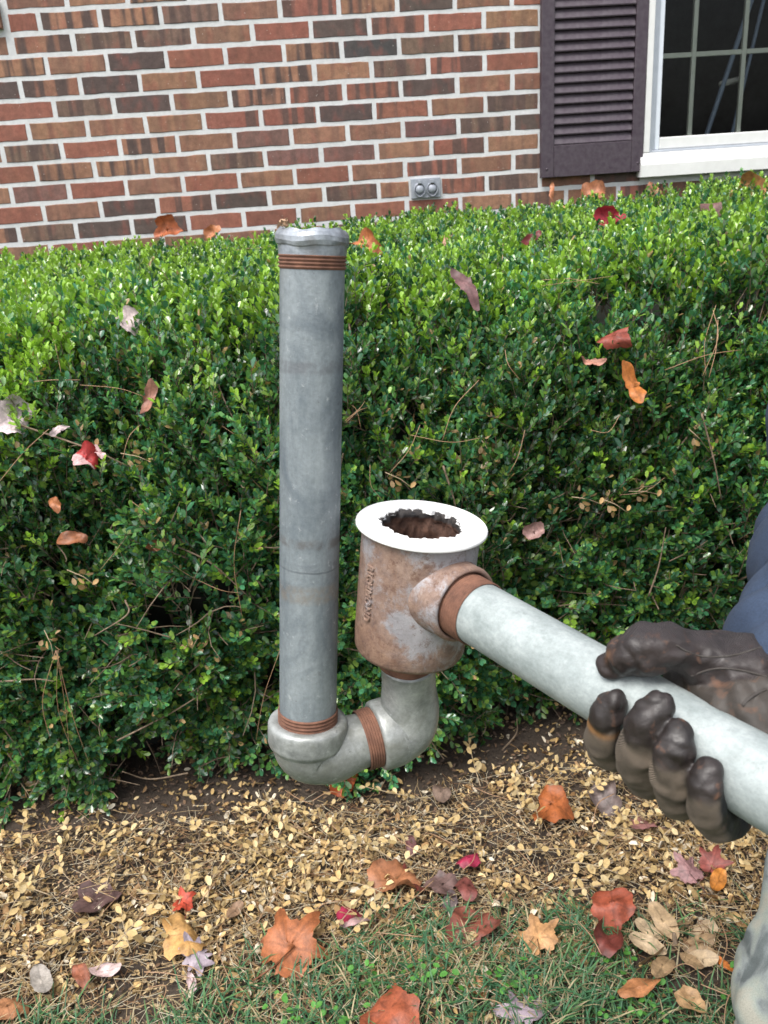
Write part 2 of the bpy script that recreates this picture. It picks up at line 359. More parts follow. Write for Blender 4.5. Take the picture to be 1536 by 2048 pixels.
M_SHUT = mat_paint('dark_plum_paint', (0.036, 0.0215, 0.034, 1), 0.5, 0.03, 60, 0.25)
M_WHITE = mat_paint('white_trim_paint', (0.62, 0.62, 0.61, 1), 0.45, 0.06, 30, 0.1)
M_ALU = mat_paint('grey_storm_frame', (0.36, 0.39, 0.44, 1), 0.4, 0.05, 40, 0.1)
M_SASH = mat_paint('pale_blue_sash', (0.60, 0.64, 0.70, 1), 0.45, 0.05, 40, 0.1)
M_MUNT = mat_paint('cream_muntin', (0.52, 0.51, 0.44, 1), 0.5, 0.06, 40, 0.1)
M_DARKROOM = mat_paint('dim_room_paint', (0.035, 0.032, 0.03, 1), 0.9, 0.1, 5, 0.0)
M_GLASS = mat_glass()
M_OUTLET = mat_galv('outlet_grey_metal', (0.25, 0.27, 0.31), (0.34, 0.36, 0.41), (0.22, 0.24, 0.27), 0.5, metal=0.3, scuff=0.4)
M_LEAF = mat_leaf('boxwood_leaf', 0.27, 0.3, 0.9); M_DRY = mat_leaf('dry_boxwood_leaf', 0.6, 0.12, 0.3, True)
M_GRASS = mat_leaf('grass_blade', 0.5, 0.3, 0.3); M_FALL = mat_fallen(); M_BARK = mat_bark()
M_NEEDLE = mat_paint('pine_needle', (0.30, 0.165, 0.075, 1), 0.6, 0.08, 90, 0.1)
M_GALV = mat_galv('galvanised_grey_pipe', (0.130, 0.155, 0.170), (0.250, 0.280, 0.295), (0.10, 0.122, 0.142), 0.5, (1, 1, 0.22), 0.25, 0.9, True)
M_GALVL = mat_galv('galvanised_pale_pipe', (0.195, 0.228, 0.225), (0.355, 0.392, 0.388), (0.19, 0.222, 0.222), 0.5, (1, 1, 0.6), 0.12, 0.4)
M_ELBOW = mat_galv('galvanised_elbow', (0.17, 0.18, 0.175), (0.38, 0.395, 0.385), (0.145, 0.15, 0.128), 0.36, (1, 1, 1), 0.3, 0.85)
M_RUST = mat_rust(); M_CRUST = mat_crust(); M_DRUM = mat_drum()
M_FLANGE = mat_paint('white_flange', (0.74, 0.74, 0.725, 1), 0.5, 0.14, 45, 0.3)
M_GROUND = mat_ground(); M_SWEAT = mat_fabric('blue_sweatshirt', (0.013, 0.022, 0.043), (0.027, 0.044, 0.080)); M_CAMO = mat_camo()
M_GLOVE = mat_glove(); M_SKIN = mat_paint('skin', (0.46, 0.28, 0.2, 1), 0.55, 0.05, 60, 0.1)
M_BOOT = mat_paint('boot_leather', (0.05, 0.032, 0.02, 1), 0.6, 0.08, 50, 0.3)
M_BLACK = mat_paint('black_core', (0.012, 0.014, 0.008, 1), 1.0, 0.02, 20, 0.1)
M_PEEL = mat_paint('dry_scrap', (0.34, 0.22, 0.13, 1), 0.7, 0.15, 200, 0.4)

# ------------------------------------------------------------------ ground
def lump(x, y): return 0.010*np.sin(7.1*x+1.3)*np.cos(6.3*y) + 0.006*np.sin(17*x+11*y) + 0.004*np.cos(31*x-23*y+.7)
def ground():
    xs = np.concatenate([[-900, -200, -50, -12, -4], np.linspace(-2.2, 2.6, 97), [5, 12, 50, 200, 900]])
    ys = np.concatenate([[-900, -200, -50, -12, -4, -1.5], np.linspace(-0.4, 3.6, 81), [8, 30, 200, 900]])
    X, Y = np.meshgrid(xs, ys); Z = lump(X, Y)*np.clip(1.5-np.abs(X)*0.25, 0, 1)*(np.abs(Y) < 4)
    V = np.stack([X.ravel(), Y.ravel(), Z.ravel()], -1); nx = len(xs)
    F = np.array([(j*nx+i, j*nx+i+1, (j+1)*nx+i+1, (j+1)*nx+i) for j in range(len(ys)-1) for i in range(nx-1)])
    o = link(bpy.data.objects.new('ground', np_mesh('ground', V, F, M_GROUND))); tag(o, kind='structure')
ground()

# ------------------------------------------------------------------ brick wall
WY = 3.498; X0 = -0.6924; Z0 = CAMH + 0.63038; CH = 0.0677; BW = 0.2032
BL, BH = 0.1895, 0.0553
wall = empty('brick_wall', (0.6, WY, 0)); tag(wall, 'red brown brick house wall with pale mortar joints behind the hedge', 'wall')
WINX0, WINX1, WINZ0, WINZ1 = 1.325, 2.62, CAMH-0.088, 2.75
def wall_child(o): o.parent = wall; o.matrix_parent_inverse = Matrix.Translation((-0.6, -WY, 0)); return o
def mortar():
    V, F = [], []
    for (x0, x1, z0, z1) in ((-4, WINX0, -0.2, 3.4), (WINX1, 5.5, -0.2, 3.4), (WINX0, WINX1, -0.2, WINZ0), (WINX0, WINX1, WINZ1, 3.4)):
        v, f = box_vf(x0, x1, WY+0.0016, WY+0.12, z0, z1, len(V)); V += v; F += f
    wall_child(mesh_obj('mortar', V, F, M_MORTAR, smooth=False))
mortar()
def brick_mesh(seed, L=BL, H=BH):
    r = random.Random(seed); out = []
    nx, nz = 5, 2
    pts = [(-L/2+L*i/nx, -H/2) for i in range(nx)] + [(L/2, -H/2+H*i/nz) for i in range(nz)] + [(L/2-L*i/nx, H/2) for i in range(nx)] + [(-L/2, H/2-H*i/nz) for i in range(nz)]
    n = len(pts); V = []; jit = [(r.uniform(-.0012, .0012), r.uniform(-.0015, .0015)) for _ in pts]
    for ins, y in ((0.0028, 0.0), (0.0, 0.0028), (0.0, 0.03)):
        for (x, z), (jx, jz) in zip(pts, jit):
            V.append((x*(1-2*ins/L)+jx, y + (r.uniform(-.0004, .0004) if y < .001 else 0), z*(1-2*ins/H)+jz))
    F = [tuple(reversed(range(n)))[::-1]]
    for k in range(2):
        for i in range(n):
            j = (i+1) % n; F.append((k*n+i, (k+1)*n+i, (k+1)*n+j, k*n+j))
    me = bpy.data.meshes.new('brick'); me.from_pydata(V, [], F); me.update(); me.materials.append(M_BRICK)
    return me
BRICKS = [brick_mesh(s) for s in range(7)]
TONES = {'b': ((0.212, 0.108, 0.068), 0.35), 't': ((0.240, 0.125, 0.074), 0.3), 'r': ((0.205, 0.078, 0.052), 0.15), 's': ((0.228, 0.114, 0.070), 1.0),
         'x': ((0.212, 0.084, 0.057), 0.85), 'd': ((0.072, 0.050, 0.044), 0.3), 'k': ((0.054, 0.048, 0.050), 0.2), 'm': ((0.128, 0.078, 0.058), 0.9), 'p': ((0.140, 0.070, 0.060), 0.4)}
# one letter per brick from the course's leftmost index (even courses u=-2.., odd courses u=-1.5..)
ROWS = {0: 'sbtsbrsbxrb', 1: 'rssmbxsdbrsx', 2: 'bsmmbrdxrtb', 3: 'sbdrrskmsmb', 4: 'dsdtrstmxrb', 5: 'rmdbsxxdtbb', 6: 'rtbtxxdxbmb', 7: 'mrsbpbbpmdb',
        8: 'rssbmppbxbb', 9: 'prbrtrbxbmb', 10: 'rbdxdbmbxmb', 11: 'mddrrbrrbsb'}
def add_brick(cx, cz, L, tone, yoff=0.0):
    o = bpy.data.objects.new('brick', random.choice(BRICKS)); COL.objects.link(o); wall_child(o)
    o.location = (cx, WY+yoff+random.uniform(-.0008, .0008), cz); o.scale = (L/BL, 1, 1)
    o.rotation_euler = (0, random.uniform(-.004, .004) + (math.pi if random.random() < .5 else 0), random.uniform(-.004, .004))
    (c, s) = TONES[tone]; k = random.uniform(0.86, 1.14)
    o['tone'] = [c[0]*k, c[1]*k*random.uniform(.95, 1.05), c[2]*k]; o['streak'] = s
    return o
def blocked(x0, x1, z0, z1):
    return x1 > WINX0 and x0 < WINX1 and z1 > WINZ0 and z0 < WINZ1
def bricks():
    far_v, far_f = [], []
    for c in range(-18, 24):
        zc = Z0 - (c+0.5)*CH
        if zc < 0.02: continue
        sh = 0.0 if c % 2 == 0 else 0.5
        for k in range(-12, 26):
            u = k + sh - 2.0 if True else 0
            xa = X0 + u*BW + (BW-BL)/2; xb = xa + BL
            if xa < -3.0 or xb > 3.6: continue
            if blocked(xa, xb, zc-BH/2, zc+BH/2):
                if xa < WINX0 - 0.03: xb = WINX0 - 0.004
                else: continue
            if c == 10 and abs(u-5) < .1: xb = 0.436
            if c == 10 and abs(u-6) < .1: xa = 0.560
            if c <= 2 and xa < -0.905:           # brick sill of the neighbouring window
                if c < 2 and xb > -0.86: xa = -0.893
                elif c < 2 or xb < -0.95: continue
                else: xb = -0.912
            elif c <= 2 and xa < -0.905+0.1 and c < 2: xa = max(xa, -0.893)
            row = ROWS.get(c); tone = row[k] if row and 0 <= k < len(row) else random.choice('bsrtxdmsbp')
            inview = (-1.35 < xb and xa < 1.36 and 0.90 < zc < 2.02) 
            if inview:
                add_brick((xa+xb)/2, zc, xb-xa, tone)
            else:
                v, f = box_vf(xa, xb, WY, WY+0.03, zc-BH/2, zc+BH/2, len(far_v)); far_v += v; far_f += f
    o = mesh_obj('bricks', far_v, far_f, M_BRICK, smooth=False); wall_child(o); o['kind'] = 'stuff'; o['tone'] = [0.17, 0.085, 0.06]; o['streak'] = 0.5
    # projecting rowlock sill of the window beyond the frame
    for i in range(4):
        o = add_brick(-0.945-i*0.068, Z0-1.05*CH-0.004, 0.062, 'b', -0.02); o.scale = (0.062/BL, 1, 1.55)
bricks()

# ------------------------------------------------------------------ outlet, shutter, window
def outlet():
    x0, x1, z0, z1 = 0.443, 0.5535, CAMH-0.1165, CAMH-0.0465
    t = empty('outlet_cover', ((x0+x1)/2, WY, z0)); tag(t, 'grey metal outdoor outlet cover with two round flip lids set in the bricks', 'outlet')
    Mi = Matrix.Translation(-Vector(t.location))
    def ch(o): o.parent = t; o.matrix_parent_inverse = Mi; return o
    ch(box('plate', x0, x1, WY-0.010, WY+0.02, z0, z1, M_OUTLET, None, 0.002))
    for k, cx in enumerate(((x0+x1)/2-0.0235, (x0+x1)/2+0.0235)):
        cz = (z0+z1)/2-0.004
        # raised teardrop rim
        V, F = [], []; n = 40
        for (s, y) in ((1.0, 0.0), (1.0, -0.009), (0.88, -0.010), (0.86, -0.003)):
            for i in range(n):
                a = 2*math.pi*i/n; r = 0.0215*s*(1+0.16*max(0, -math.sin(a))**7)
                V.append((cx+r*math.cos(a), WY-0.010+y, cz+r*math.sin(a)*1.08))
        for j in range(3):
            for i in range(n): F.append((j*n+i, j*n+(i+1) % n, (j+1)*n+(i+1) % n, (j+1)*n+i))
        F.append(tuple(range(3*n, 4*n))); ch(mesh_obj('lid_rim', V, F, M_OUTLET))
        prof = [(0.0163, 0.0), (0.0163, 0.004), (0.0145, 0.008), (0.010, 0.0108), (0.004, 0.012), (0.0003, 0.0122)]
        o = lathe('lid', prof, M_OUTLET, n=32); o.matrix_world = axis_matrix(Vector((cx, WY-0.0125, cz+0.001)), Vector((0, -1, 0.05))); ch(o)
        ch(box('hinge', cx-0.0075, cx+0.0075, WY-0.024, WY-0.0105, cz+0.021, cz+0.033, M_OUTLET, None, 0.0012))
        ch(box('hinge_spring', cx-0.0055, cx+0.0055, WY-0.0235, WY-0.0205, cz+0.0175, cz+0.0208, M_BLACK, None, 0.0005))
outlet()
def shutter():
    x0, x1, z0, z1 = 0.930, 1.3165, CAMH-0.0735, 2.70
    yf, yb = WY-0.034, WY-0.006
    t = empty('window_shutter', ((x0+x1)/2, WY, z0)); tag(t, 'dark plum painted louvred shutter hung beside the white window', 'shutter')
    Mi = Matrix.Translation(-Vector(t.location))
    def ch(o): o.parent = t; o.matrix_parent_inverse = Mi; return o
    ch(box('stile', x0, 0.9765, yf, yb, z0, z1, M_SHUT, None, 0.002)); ch(box('stile', 1.2725, x1, yf, yb, z0, z1, M_SHUT, None, 0.002))
    ch(box('rail', 0.977, 1.272, yf+.0008, yb, z0, CAMH+0.0355, M_SHUT, None, 0.0015)); ch(box('rail', 0.977, 1.272, yf+.0008, yb, z1-0.08, z1, M_SHUT, None, 0.0015))
    ch(box('backing', 0.977, 1.272, yb-0.003, yb-0.0005, CAMH+0.036, z1-0.081, M_SHUT, None, 0))
    p = 0.0343; k = 0
    me = None
    while CAMH+0.036+k*p+p*1.1 < z1-0.08:
        zb = CAMH+0.0365+k*p
        if me is None:      # slat: a thin board leaning outwards at its lower edge
            bm = bmesh.new(); L = 0.1470
            sec = [(0.0015, 0.0), (0.0005, 0.004), (0.0165, 0.036), (0.0205, 0.0375), (0.0220, 0.034), (0.0055, 0.0)]
            a = [bm.verts.new((-L, y, z)) for y, z in sec]; b = [bm.verts.new((L, y, z)) for y, z in sec]
            for i in range(len(sec)):
                j = (i+1) % len(sec); bm.faces.new((a[i], a[j], b[j], b[i]))
            bm.faces.new(a[::-1]); bm.faces.new(b); bmesh.ops.recalc_face_normals(bm, faces=bm.faces[:])
            me = bpy.data.meshes.new('slat'); bm.to_mesh(me); bm.free(); me.materials.append(M_SHUT)
        o = bpy.data.objects.new('slat', me); COL.objects.link(o); o.location = (1.1245, yf+0.0035, zb); o.rotation_euler = (random.uniform(-.02, .02), random.uniform(-.003, .003), 0); ch(o); k += 1
    for zz in (z0+0.03, z0+0.8, z1-0.03):
        for xx in (x0+0.02, x1-0.02):
            o = lathe('screw', [(0.0045, 0), (0.004, 0.001), (0.0003, 0.0016)], M_SHUT, n=14); o.matrix_world = axis_matrix(Vector((xx, yf-0.0003, zz)), Vector((0, -1, 0))); ch(o)
shutter()
def window():
    t = empty('window', (1.95, WY, WINZ0)); tag(t, 'white framed window with grille bars and dark panes right of the shutter', 'window')
    Mi = Matrix.Translation(-Vector(t.location))
    def ch(o): o.parent = t; o.matrix_parent_inverse = Mi; return o
    b = lambda n, *a: ch(box(n, *a))
    c = CAMH
    b('casing', 1.3185, 1.343, WY-0.030, WY+0.10, c-0.010, WINZ1, M_WHITE, None, 0.003)
    b('casing', 2.582, 2.62, WY-0.030, WY+0.10, c-0.010, WINZ1, M_WHITE, None, 0.003)
    b('casing', 1.3432, 2.5818, WY-0.030, WY+0.10, WINZ1-0.04, WINZ1, M_WHITE, None, 0.003)
    # sloping sill
    V = [(1.3065, WY-0.046, c-0.094), (1.3065, WY-0.046, c-0.052), (1.3065, WY-0.028, c-0.0105), (1.3065, WY+0.10, c-0.0105), (1.3065, WY+0.10, c-0.094)]
    V += [(2.64, y, z) for _, y, z in V]; F = [(0,1,2,3,4)[::-1], (5,6,7,8,9)] + [(i, (i+1) % 5, 5+(i+1) % 5, 5+i) for i in range(5)]
    ch(mesh_obj('sill', V, F, M_WHITE, smooth=False))
    # storm frame with steps
    for (x0, x1, d) in ((1.3434, 1.3525, 0.020), (1.3528, 1.3615, 0.013), (1.3618, 1.3705, 0.007)):
        b('storm_frame', x0, x1, WY-d, WY+0.05, c-0.010+0.009*(x0 > 1.345), WINZ1-0.041, M_ALU, None, 0.0015)
    b('storm_frame', 1.3528, 2.565, WY-0.0185, WY+0.05, c-0.0100, c-0.0015, M_ALU, None, 0.0015)
    b('storm_frame', 2.5655, 2.5815, WY-0.018, WY+0.05, c-0.010, WINZ1-0.041, M_ALU, None, 0.0015)
    sh = b('sash', 1.3708, 1.388, WY-0.004, WY+0.045, c-0.001, WINZ1-0.041, M_SASH, None, 0.002)
    b('sash', 1.3885, 2.552, WY-0.006, WY+0.045, c-0.001, c+0.041, M_WHITE, None, 0.004)
    b('sash', 2.5525, 2.565, WY-0.004, WY+0.045, c-0.001, WINZ1-0.041, M_ALU, None, 0.002)
    b('sash', 1.3885, 2.552, WY-0.004, WY+0.045, WINZ1-0.08, WINZ1-0.041, M_WHITE, None, 0.002)
    xs = [1.519+0.1915*k for k in range(6)] ; zs = [c+0.317+0.278*k for k in range(5)]
    for x in xs[:6]: b('muntin', x-0.0085, x+0.0085, WY+0.030, WY+0.0445, c+0.0415, WINZ1-0.0805, M_MUNT, None, 0.002)
    edges = [1.3885]+[x for x in xs]+[2.552]
    for z in zs[:4]:
        for i in range(len(edges)-1):
            l = edges[i]+(0.0087 if i else 0); r = edges[i+1]-(0.0087 if i < len(edges)-2 else 0)
            b('muntin', l, r, WY+0.031, WY+0.0440, z-0.0085, z+0.0085, M_MUNT, None, 0.002)
    zz = [c+0.0415]+zs[:4]+[WINZ1-0.0805]
    for i in range(len(edges)-1):
        for j in range(len(zz)-1):
            ch(mesh_obj('pane', [(edges[i], WY+0.0285, zz[j]), (edges[i+1], WY+0.0285, zz[j]), (edges[i+1], WY+0.0285, zz[j+1]), (edges[i], WY+0.0285, zz[j+1])], [(0,1,2,3)], M_GLASS, smooth=False))
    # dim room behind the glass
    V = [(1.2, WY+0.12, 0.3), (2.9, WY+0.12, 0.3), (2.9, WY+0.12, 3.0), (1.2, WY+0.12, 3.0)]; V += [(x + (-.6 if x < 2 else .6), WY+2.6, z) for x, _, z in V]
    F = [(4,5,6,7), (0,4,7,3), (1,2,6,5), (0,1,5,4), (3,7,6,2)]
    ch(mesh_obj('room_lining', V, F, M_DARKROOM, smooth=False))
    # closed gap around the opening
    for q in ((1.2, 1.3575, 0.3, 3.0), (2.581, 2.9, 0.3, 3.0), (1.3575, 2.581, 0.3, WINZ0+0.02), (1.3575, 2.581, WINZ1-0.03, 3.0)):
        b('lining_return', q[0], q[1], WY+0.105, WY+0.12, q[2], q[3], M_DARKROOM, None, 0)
window()
def stepladder():
    M_L = mat_paint('ladder_blue_grey', (0.16, 0.20, 0.27, 1), 0.5, 0.05, 60, 0.1); M_Lr = mat_paint('ladder_rung_pale', (0.5, 0.47, 0.42, 1), 0.5, 0.05, 60, 0.1)
    def at(px, py, Y):
        d = ray(px, py); return CPOS + d*(Y/d.y)
    Y = WY+0.35
    a0, a1 = at(1493, 30, Y), at(1411, 275, Y); b0, b1 = at(1513, 60, Y+.25), at(1462, 275, Y+.25)
    foot = [a1 + (a1-a0)*3.2, b1 + (b1-b0)*3.6]
    t = empty('stepladder', (a1.x, Y, foot[0].z)); tag(t, 'blue grey stepladder with a pale rung standing in the dim room behind the glass', 'stepladder')
    Mi = Matrix.Translation(-Vector(t.location))
    for (p, q, nm, mm, r) in ((a0+(a0-a1)*1.2, foot[0], 'side_rail', M_L, .010), (b0+(b0-b1)*1.2, foot[1], 'side_rail', M_L, .008), (at(1443, 168, Y), at(1484, 157, Y+.22), 'rung', M_Lr, .012), (a1+(a1-a0)*.9, b1+(b1-b0)*.9, 'rung', M_Lr, .012)):
        v, f = sweep_vf([(*p, r), (*((p+q)/2), r), (*q, r)], 10, 0, 'flat'); o = mesh_obj(nm, v, f, mm); o.parent = t; o.matrix_parent_inverse = Mi
stepladder()
# ==PART2==
# ------------------------------------------------------------------ boxwood hedge
PROF = np.array([(1.585, 0.025), (1.55, 0.14), (1.525, 0.34), (1.51, 0.56), (1.535, 0.76), (1.60, 0.90), (1.70, 0.975), (1.86, 0.99), (2.4, 0.995), (3.0, 1.00), (3.40, 1.01)])
def prof_dense():
    P = np.array(catmull([tuple(p) for p in PROF], 12)); s = np.concatenate([[0], np.cumsum(np.hypot(*np.diff(P, axis=0).T))]); return P, s
PD, PS = prof_dense()
def hump(x, s): return (1-.55*np.clip((s-1.05)/.2, 0, 1))*(0.024*np.sin(5.3*x+2.1*s+.4) + 0.020*np.sin(11.7*x-7.3*s+1.9) + 0.018*np.sin(23*x+6*s+2*np.sin(9*s)) + 0.014*np.cos(37*x-11*s+2*np.sin(7*x)) + 0.010*np.sin(61*x+19*s))
def hedge_pt(x, s):
    y = np.interp(s, PS, PD[:, 0]); z = np.interp(s, PS, PD[:, 1]); e = 0.01
    ty = (np.interp(s+e, PS, PD[:, 0])-np.interp(s-e, PS, PD[:, 0])); tz = (np.interp(s+e, PS, PD[:, 1])-np.interp(s-e, PS, PD[:, 1]))
    L = np.hypot(ty, tz)+1e-9; ny, nz = -tz/L, ty/L
    h = hump(x, s); z2 = z*(1+0.032*(x-0.2)); y = y + .11*np.clip((x-.18)/.2, 0, 1)*np.clip(1-s/.34, 0, 1)
    P = np.stack([x, y+ny*h, z2+nz*h], -1); N = np.stack([np.zeros_like(x), ny, nz], -1)
    return P, N
# leaf template: x along the blade, y across, z up
LT = np.array([(0,0,0), (.17,.17,.03), (.45,.285,.065), (.78,.24,.06), (1,0,-.02), (.78,-.24,.06), (.45,-.285,.065), (.17,-.17,.03), (.5,0,0)])
LF = np.array([(8, i, (i+1) % 8) for i in range(8)])[:, ::-1]
LF = np.array([(8, (i+1) % 8, i) for i in range(8)])
LT4 = np.array([(0,0,0), (.30,.255,.06), (.80,.245,.07), (1,0,-.02), (.80,-.245,.07), (.30,-.255,.06)])
LF4 = np.array([(0, 2, 1), (0, 3, 2), (0, 4, 3), (0, 5, 4)])[:, ::-1]
LF4 = np.array([(0, 3, 2), (0, 2, 1), (0, 4, 3), (0, 5, 4)])
def unit(v): return v/np.maximum(np.linalg.norm(v, axis=-1, keepdims=True), 1e-9)
def leaf_mesh_arrays(B, X, N, size, wid=1.0, LT=LT, LF=LF, fold=None):
    """B base (n,3), X blade direction, N normal, size (n,)"""
    X = unit(X); Y = unit(np.cross(N, X)); Z = np.cross(X, Y)
    S = size[:, None, None]; n = len(B)
    T = np.repeat(LT[None], n, 0); T[:, :, 1] *= np.broadcast_to(np.asarray(wid, float), (n,))[:, None]
    if fold is not None: T[:, :, 2] = T[:, :, 2]*fold[:, None] + (.35*(T[:, :, 0]-.5)**2)*(fold[:, None]-1)*.35
    V = B[:, None] + S*(T[:, :, 0:1]*X[:, None] + T[:, :, 1:2]*Y[:, None] + T[:, :, 2:3]*Z[:, None])
    n = len(B); F = (LF[None] + (np.arange(n)*len(LT))[:, None, None]).reshape(-1, 3)
    return V.reshape(-1, 3), F
def to_px(P):
    d = P - np.array(CPOS); z = d@np.array(CF)
    return 768+FOC*(d@np.array(CR))/z, 1024+FOC*(d@np.array(CD))/z, z
def tint_arr(c, n=9): return np.repeat(np.concatenate([c, np.ones((len(c), 1))], 1), n, 0)
HOLES = []
def hedge_hit(px, py, back=0.02):
    d = ray(px, py); t = 0.9
    for _ in range(1200):
        p = CPOS + d*t
        ss = np.linspace(0, PS[-1], 200)
        t += 0.006
        y, z = p.y, p.z/(1+0.032*(p.x-0.2))
        if z < 1.012 and y > np.interp(z, PD[:, 1], PD[:, 0])-0.02 and (z > 0.04): break
        if p.z < 0.02 or p.y > 3.45: break
    return CPOS + d*(t-back/d.length)
for (hx, hy, hr) in ((400, 1255, .075), (345, 1275, .055), (170, 1400, .045), (120, 1180, .035), (1110, 1290, .05), (1385, 1170, .05), (1330, 640, .05), (1500, 640, .05), (1220, 600, .045), (850, 860, .05), (690, 900, .04), (300, 1350, .045), (520, 1340, .05), (60, 1420, .04), (230, 1480, .05), (1010, 560, .04)):
    p = hedge_hit(hx, hy); HOLES.append((np.array(p), hr))
hedge = empty('boxwood_hedge', (0.2, 2.0, 0)); tag(hedge, 'clipped green boxwood hedge with fresh light tips along the brick wall', 'hedge')
HI = Matrix.Translation((-0.2, -2.0, 0))
def hch(o): o.parent = hedge; o.matrix_parent_inverse = HI; return o
def make_hedge():
    smax = PS[-1]; s_sh = PS[np.argmin(np.abs(PD[:, 0]-1.62)+np.abs(PD[:, 1]-0.92))]
    rows = []
    def add(n, s0, s1, x0, x1, depth):
        x = rng.uniform(x0, x1, n); s = rng.uniform(s0, s1, n); dp = rng.uniform(*depth, n); rows.append(np.stack([x, s, dp], -1))
    add(10500, 0.0, s_sh, -0.95, 1.05, (0.015, 0.065)); add(5000, 0.0, s_sh, -0.95, 1.05, (0.06, 0.15))
    add(1200, 0.0, s_sh, -1.6, -0.95, (0.02, 0.10)); add(1300, 0.0, s_sh, 1.05, 2.0, (0.02, 0.10))
    add(3200, s_sh, s_sh+0.30, -1.1, 1.3, (0.015, 0.07))
    add(8300, s_sh+0.25, smax, -1.2, 2.0, (0.03, 0.075)); add(900, s_sh+0.1, smax, -2.0, -1.2, (0.03, 0.08))
    n_reg = sum(len(r) for r in rows)
    add(900, 0.12, s_sh+0.02, -0.95, 1.05, (0.01, 0.06))          # long upright shoots standing proud of the face
    R = np.concatenate(rows); x, s, dp = R.T; longs = np.arange(len(x)) >= n_reg
    P, N = hedge_pt(x, s)
    lowf = np.clip((s-0.05)/0.62, 0, 1)
    nz = np.sin(19*x+3*s)+np.sin(13*s-8*x+1)+np.sin(31*x-23*s)*.8+np.sin(41*s+27*x)*.6
    keep = rng.random(len(x)) < np.where(s < s_sh, np.clip(0.54+0.42*lowf+0.22*nz*(1.25-lowf*.75), 0.05, 1), 1.0)
    for hp, hr in HOLES:
        d = np.linalg.norm(P-hp, axis=1); keep &= ~((d < hr*1.15) & (rng.random(len(x)) < 0.93))
    x, s, dp, P, N, longs = x[keep], s[keep], dp[keep], P[keep], N[keep], longs[keep]; n = len(x)
    top = np.clip((s-s_sh+0.06)/0.12, 0, 1)
    root = P - N*dp[:, None]
    up = np.array([0, 0, 1.0])
    wob = rng.normal(0, 1, (n, 3))
    lowb = np.clip(1-s/0.55, 0, 1)
    D = unit(N*(0.42+0.36*lowb)[:, None]*(1-top*.4)[:, None] + up*(0.80-1.05*lowb*rng.random(n)+0.3*top)[:, None] + wob*np.array([.42, .22, .28]))
    Ls = rng.uniform(0.035, 0.080, n)*(1-.15*top)
    D[longs] = unit(N[longs]*.28 + up*1.0 + rng.normal(0, 1, (longs.sum(), 3))*np.array([.25, .10, .08])); Ls = np.where(longs, rng.uniform(.075, .12, n), Ls)
    patch = np.sin(6*x+3*s+1)+np.sin(9*s-7*x+2)+.7*np.sin(17*x+13*s); vigor = rng.normal(0, .22, n)+.16*patch
    # age: 0 old dark leaves .. 1 fresh growth
    young = np.where(top > .5, (rng.random(n) < 0.54)*1.0, (rng.random(n) < 0.055+.10*np.clip((s-.75)/.2, 0, 1))*1.0)
    leftb = np.exp(-((x+0.74)/0.26)**2)*np.clip((s-0.58)/0.15, 0, 1)*(rng.random(n) < .42); young = np.maximum(young, leftb > .35)
    for (hx, hy, hr) in ((505, 620, .035), (470, 640, .025), (430, 702, .025), (20, 590, .10), (70, 560, .06), (25, 780, .06), (60, 740, .05), (125, 735, .04), (60, 830, .03), (745, 628, .022), (770, 655, .020), (500, 792, .018), (860, 575, .025), (820, 545, .03), (1330, 455, .05), (1270, 460, .05), (700, 520, .04), (480, 530, .05), (330, 620, .035), (210, 560, .06), (820, 945, .018), (880, 970, .018), (250, 570, .04)):
        q = np.array(hedge_hit(hx, hy)); young = np.where(np.linalg.norm(P-q, axis=1) < hr, 1.0, young)
    young = np.where(dp > 0.085, 0, young)
    browned = np.zeros(n, bool)
    for (hx, hy, hr) in ((975, 900, .030), (968, 955, .028), (1190, 1000, .035), (1150, 990, .025), (275, 915, .022), (165, 885, .028), (800, 965, .022), (168, 1160, .026), (100, 1295, .020), (58, 1585, .030), (1290, 985, .022), (1400, 880, .018), (540, 995, .022), (95, 1250, .018), (255, 715, .014), (1460, 1150, .02), (390, 1290, .018)):
        q = np.array(hedge_hit(hx, hy)); browned |= (np.linalg.norm(P-q, axis=1) < hr) & (rng.random(n) < .5)
    a1 = unit(np.cross(D, wob+np.array([.1, .2, .3]))); a2 = np.cross(D, a1)
    Bs, Xs, Ns, Sz, Ct, Sid = [], [], [], [], [], []
    pairs = 7
    for j in range(pairs):
        f = (j+0.7)/(pairs-0.3)
        for sg in (-1, 1, 0) if j == pairs-1 else (-1, 1):
            rad = (a1 if j % 2 == 0 else a2)*(sg if sg else 0.15) + rng.normal(0, .22, (n, 3))
            ang = np.radians(np.interp(f, [0, 1], [62, 34])) if sg else 0.25
            Xd = unit(D*math.cos(ang) + unit(rad)*math.sin(ang) + up*0.18 + rng.normal(0, .10, (n, 3)))
            Nn = unit(D*math.sin(ang) - unit(rad)*math.cos(ang) + up*0.55 + rng.normal(0, .28, (n, 3)))
            Bs.append(root + D*(Ls*f)[:, None] + unit(rad)*0.0012)
            Xs.append(Xd); Ns.append(Nn)
            Sz.append(rng.uniform(0.0130, 0.0205, n)*(1+.10*top+.22*np.clip(1-s/.8, 0, 1)+.12*longs)*np.interp(f, [0, .6, 1], [.9, 1, .72]))
            yg = np.clip(young*np.clip(f*1.7-.35, 0, 1) + rng.normal(0, .10, n), 0, 1)
            old = rng.random(n)
            base = np.where(old[:, None] < .55, np.array([.025, .088, .042]), np.where(old[:, None] < .82, np.array([.048, .125, .030]), np.array([.105, .17, .034])))
            base = base*1.6*rng.uniform(.7, 1.35, (n, 1))*np.clip(1+vigor, .55, 1.7)[:, None]
            yc = np.array([.27, .46, .05])*rng.uniform(.75, 1.2, (n, 1))
            dead = (rng.random(n) < np.where(top > .5, .005, .016)) | (browned & (rng.random(n) < .8))
            cc = base*(1-yg[:, None]) + yc*yg[:, None]
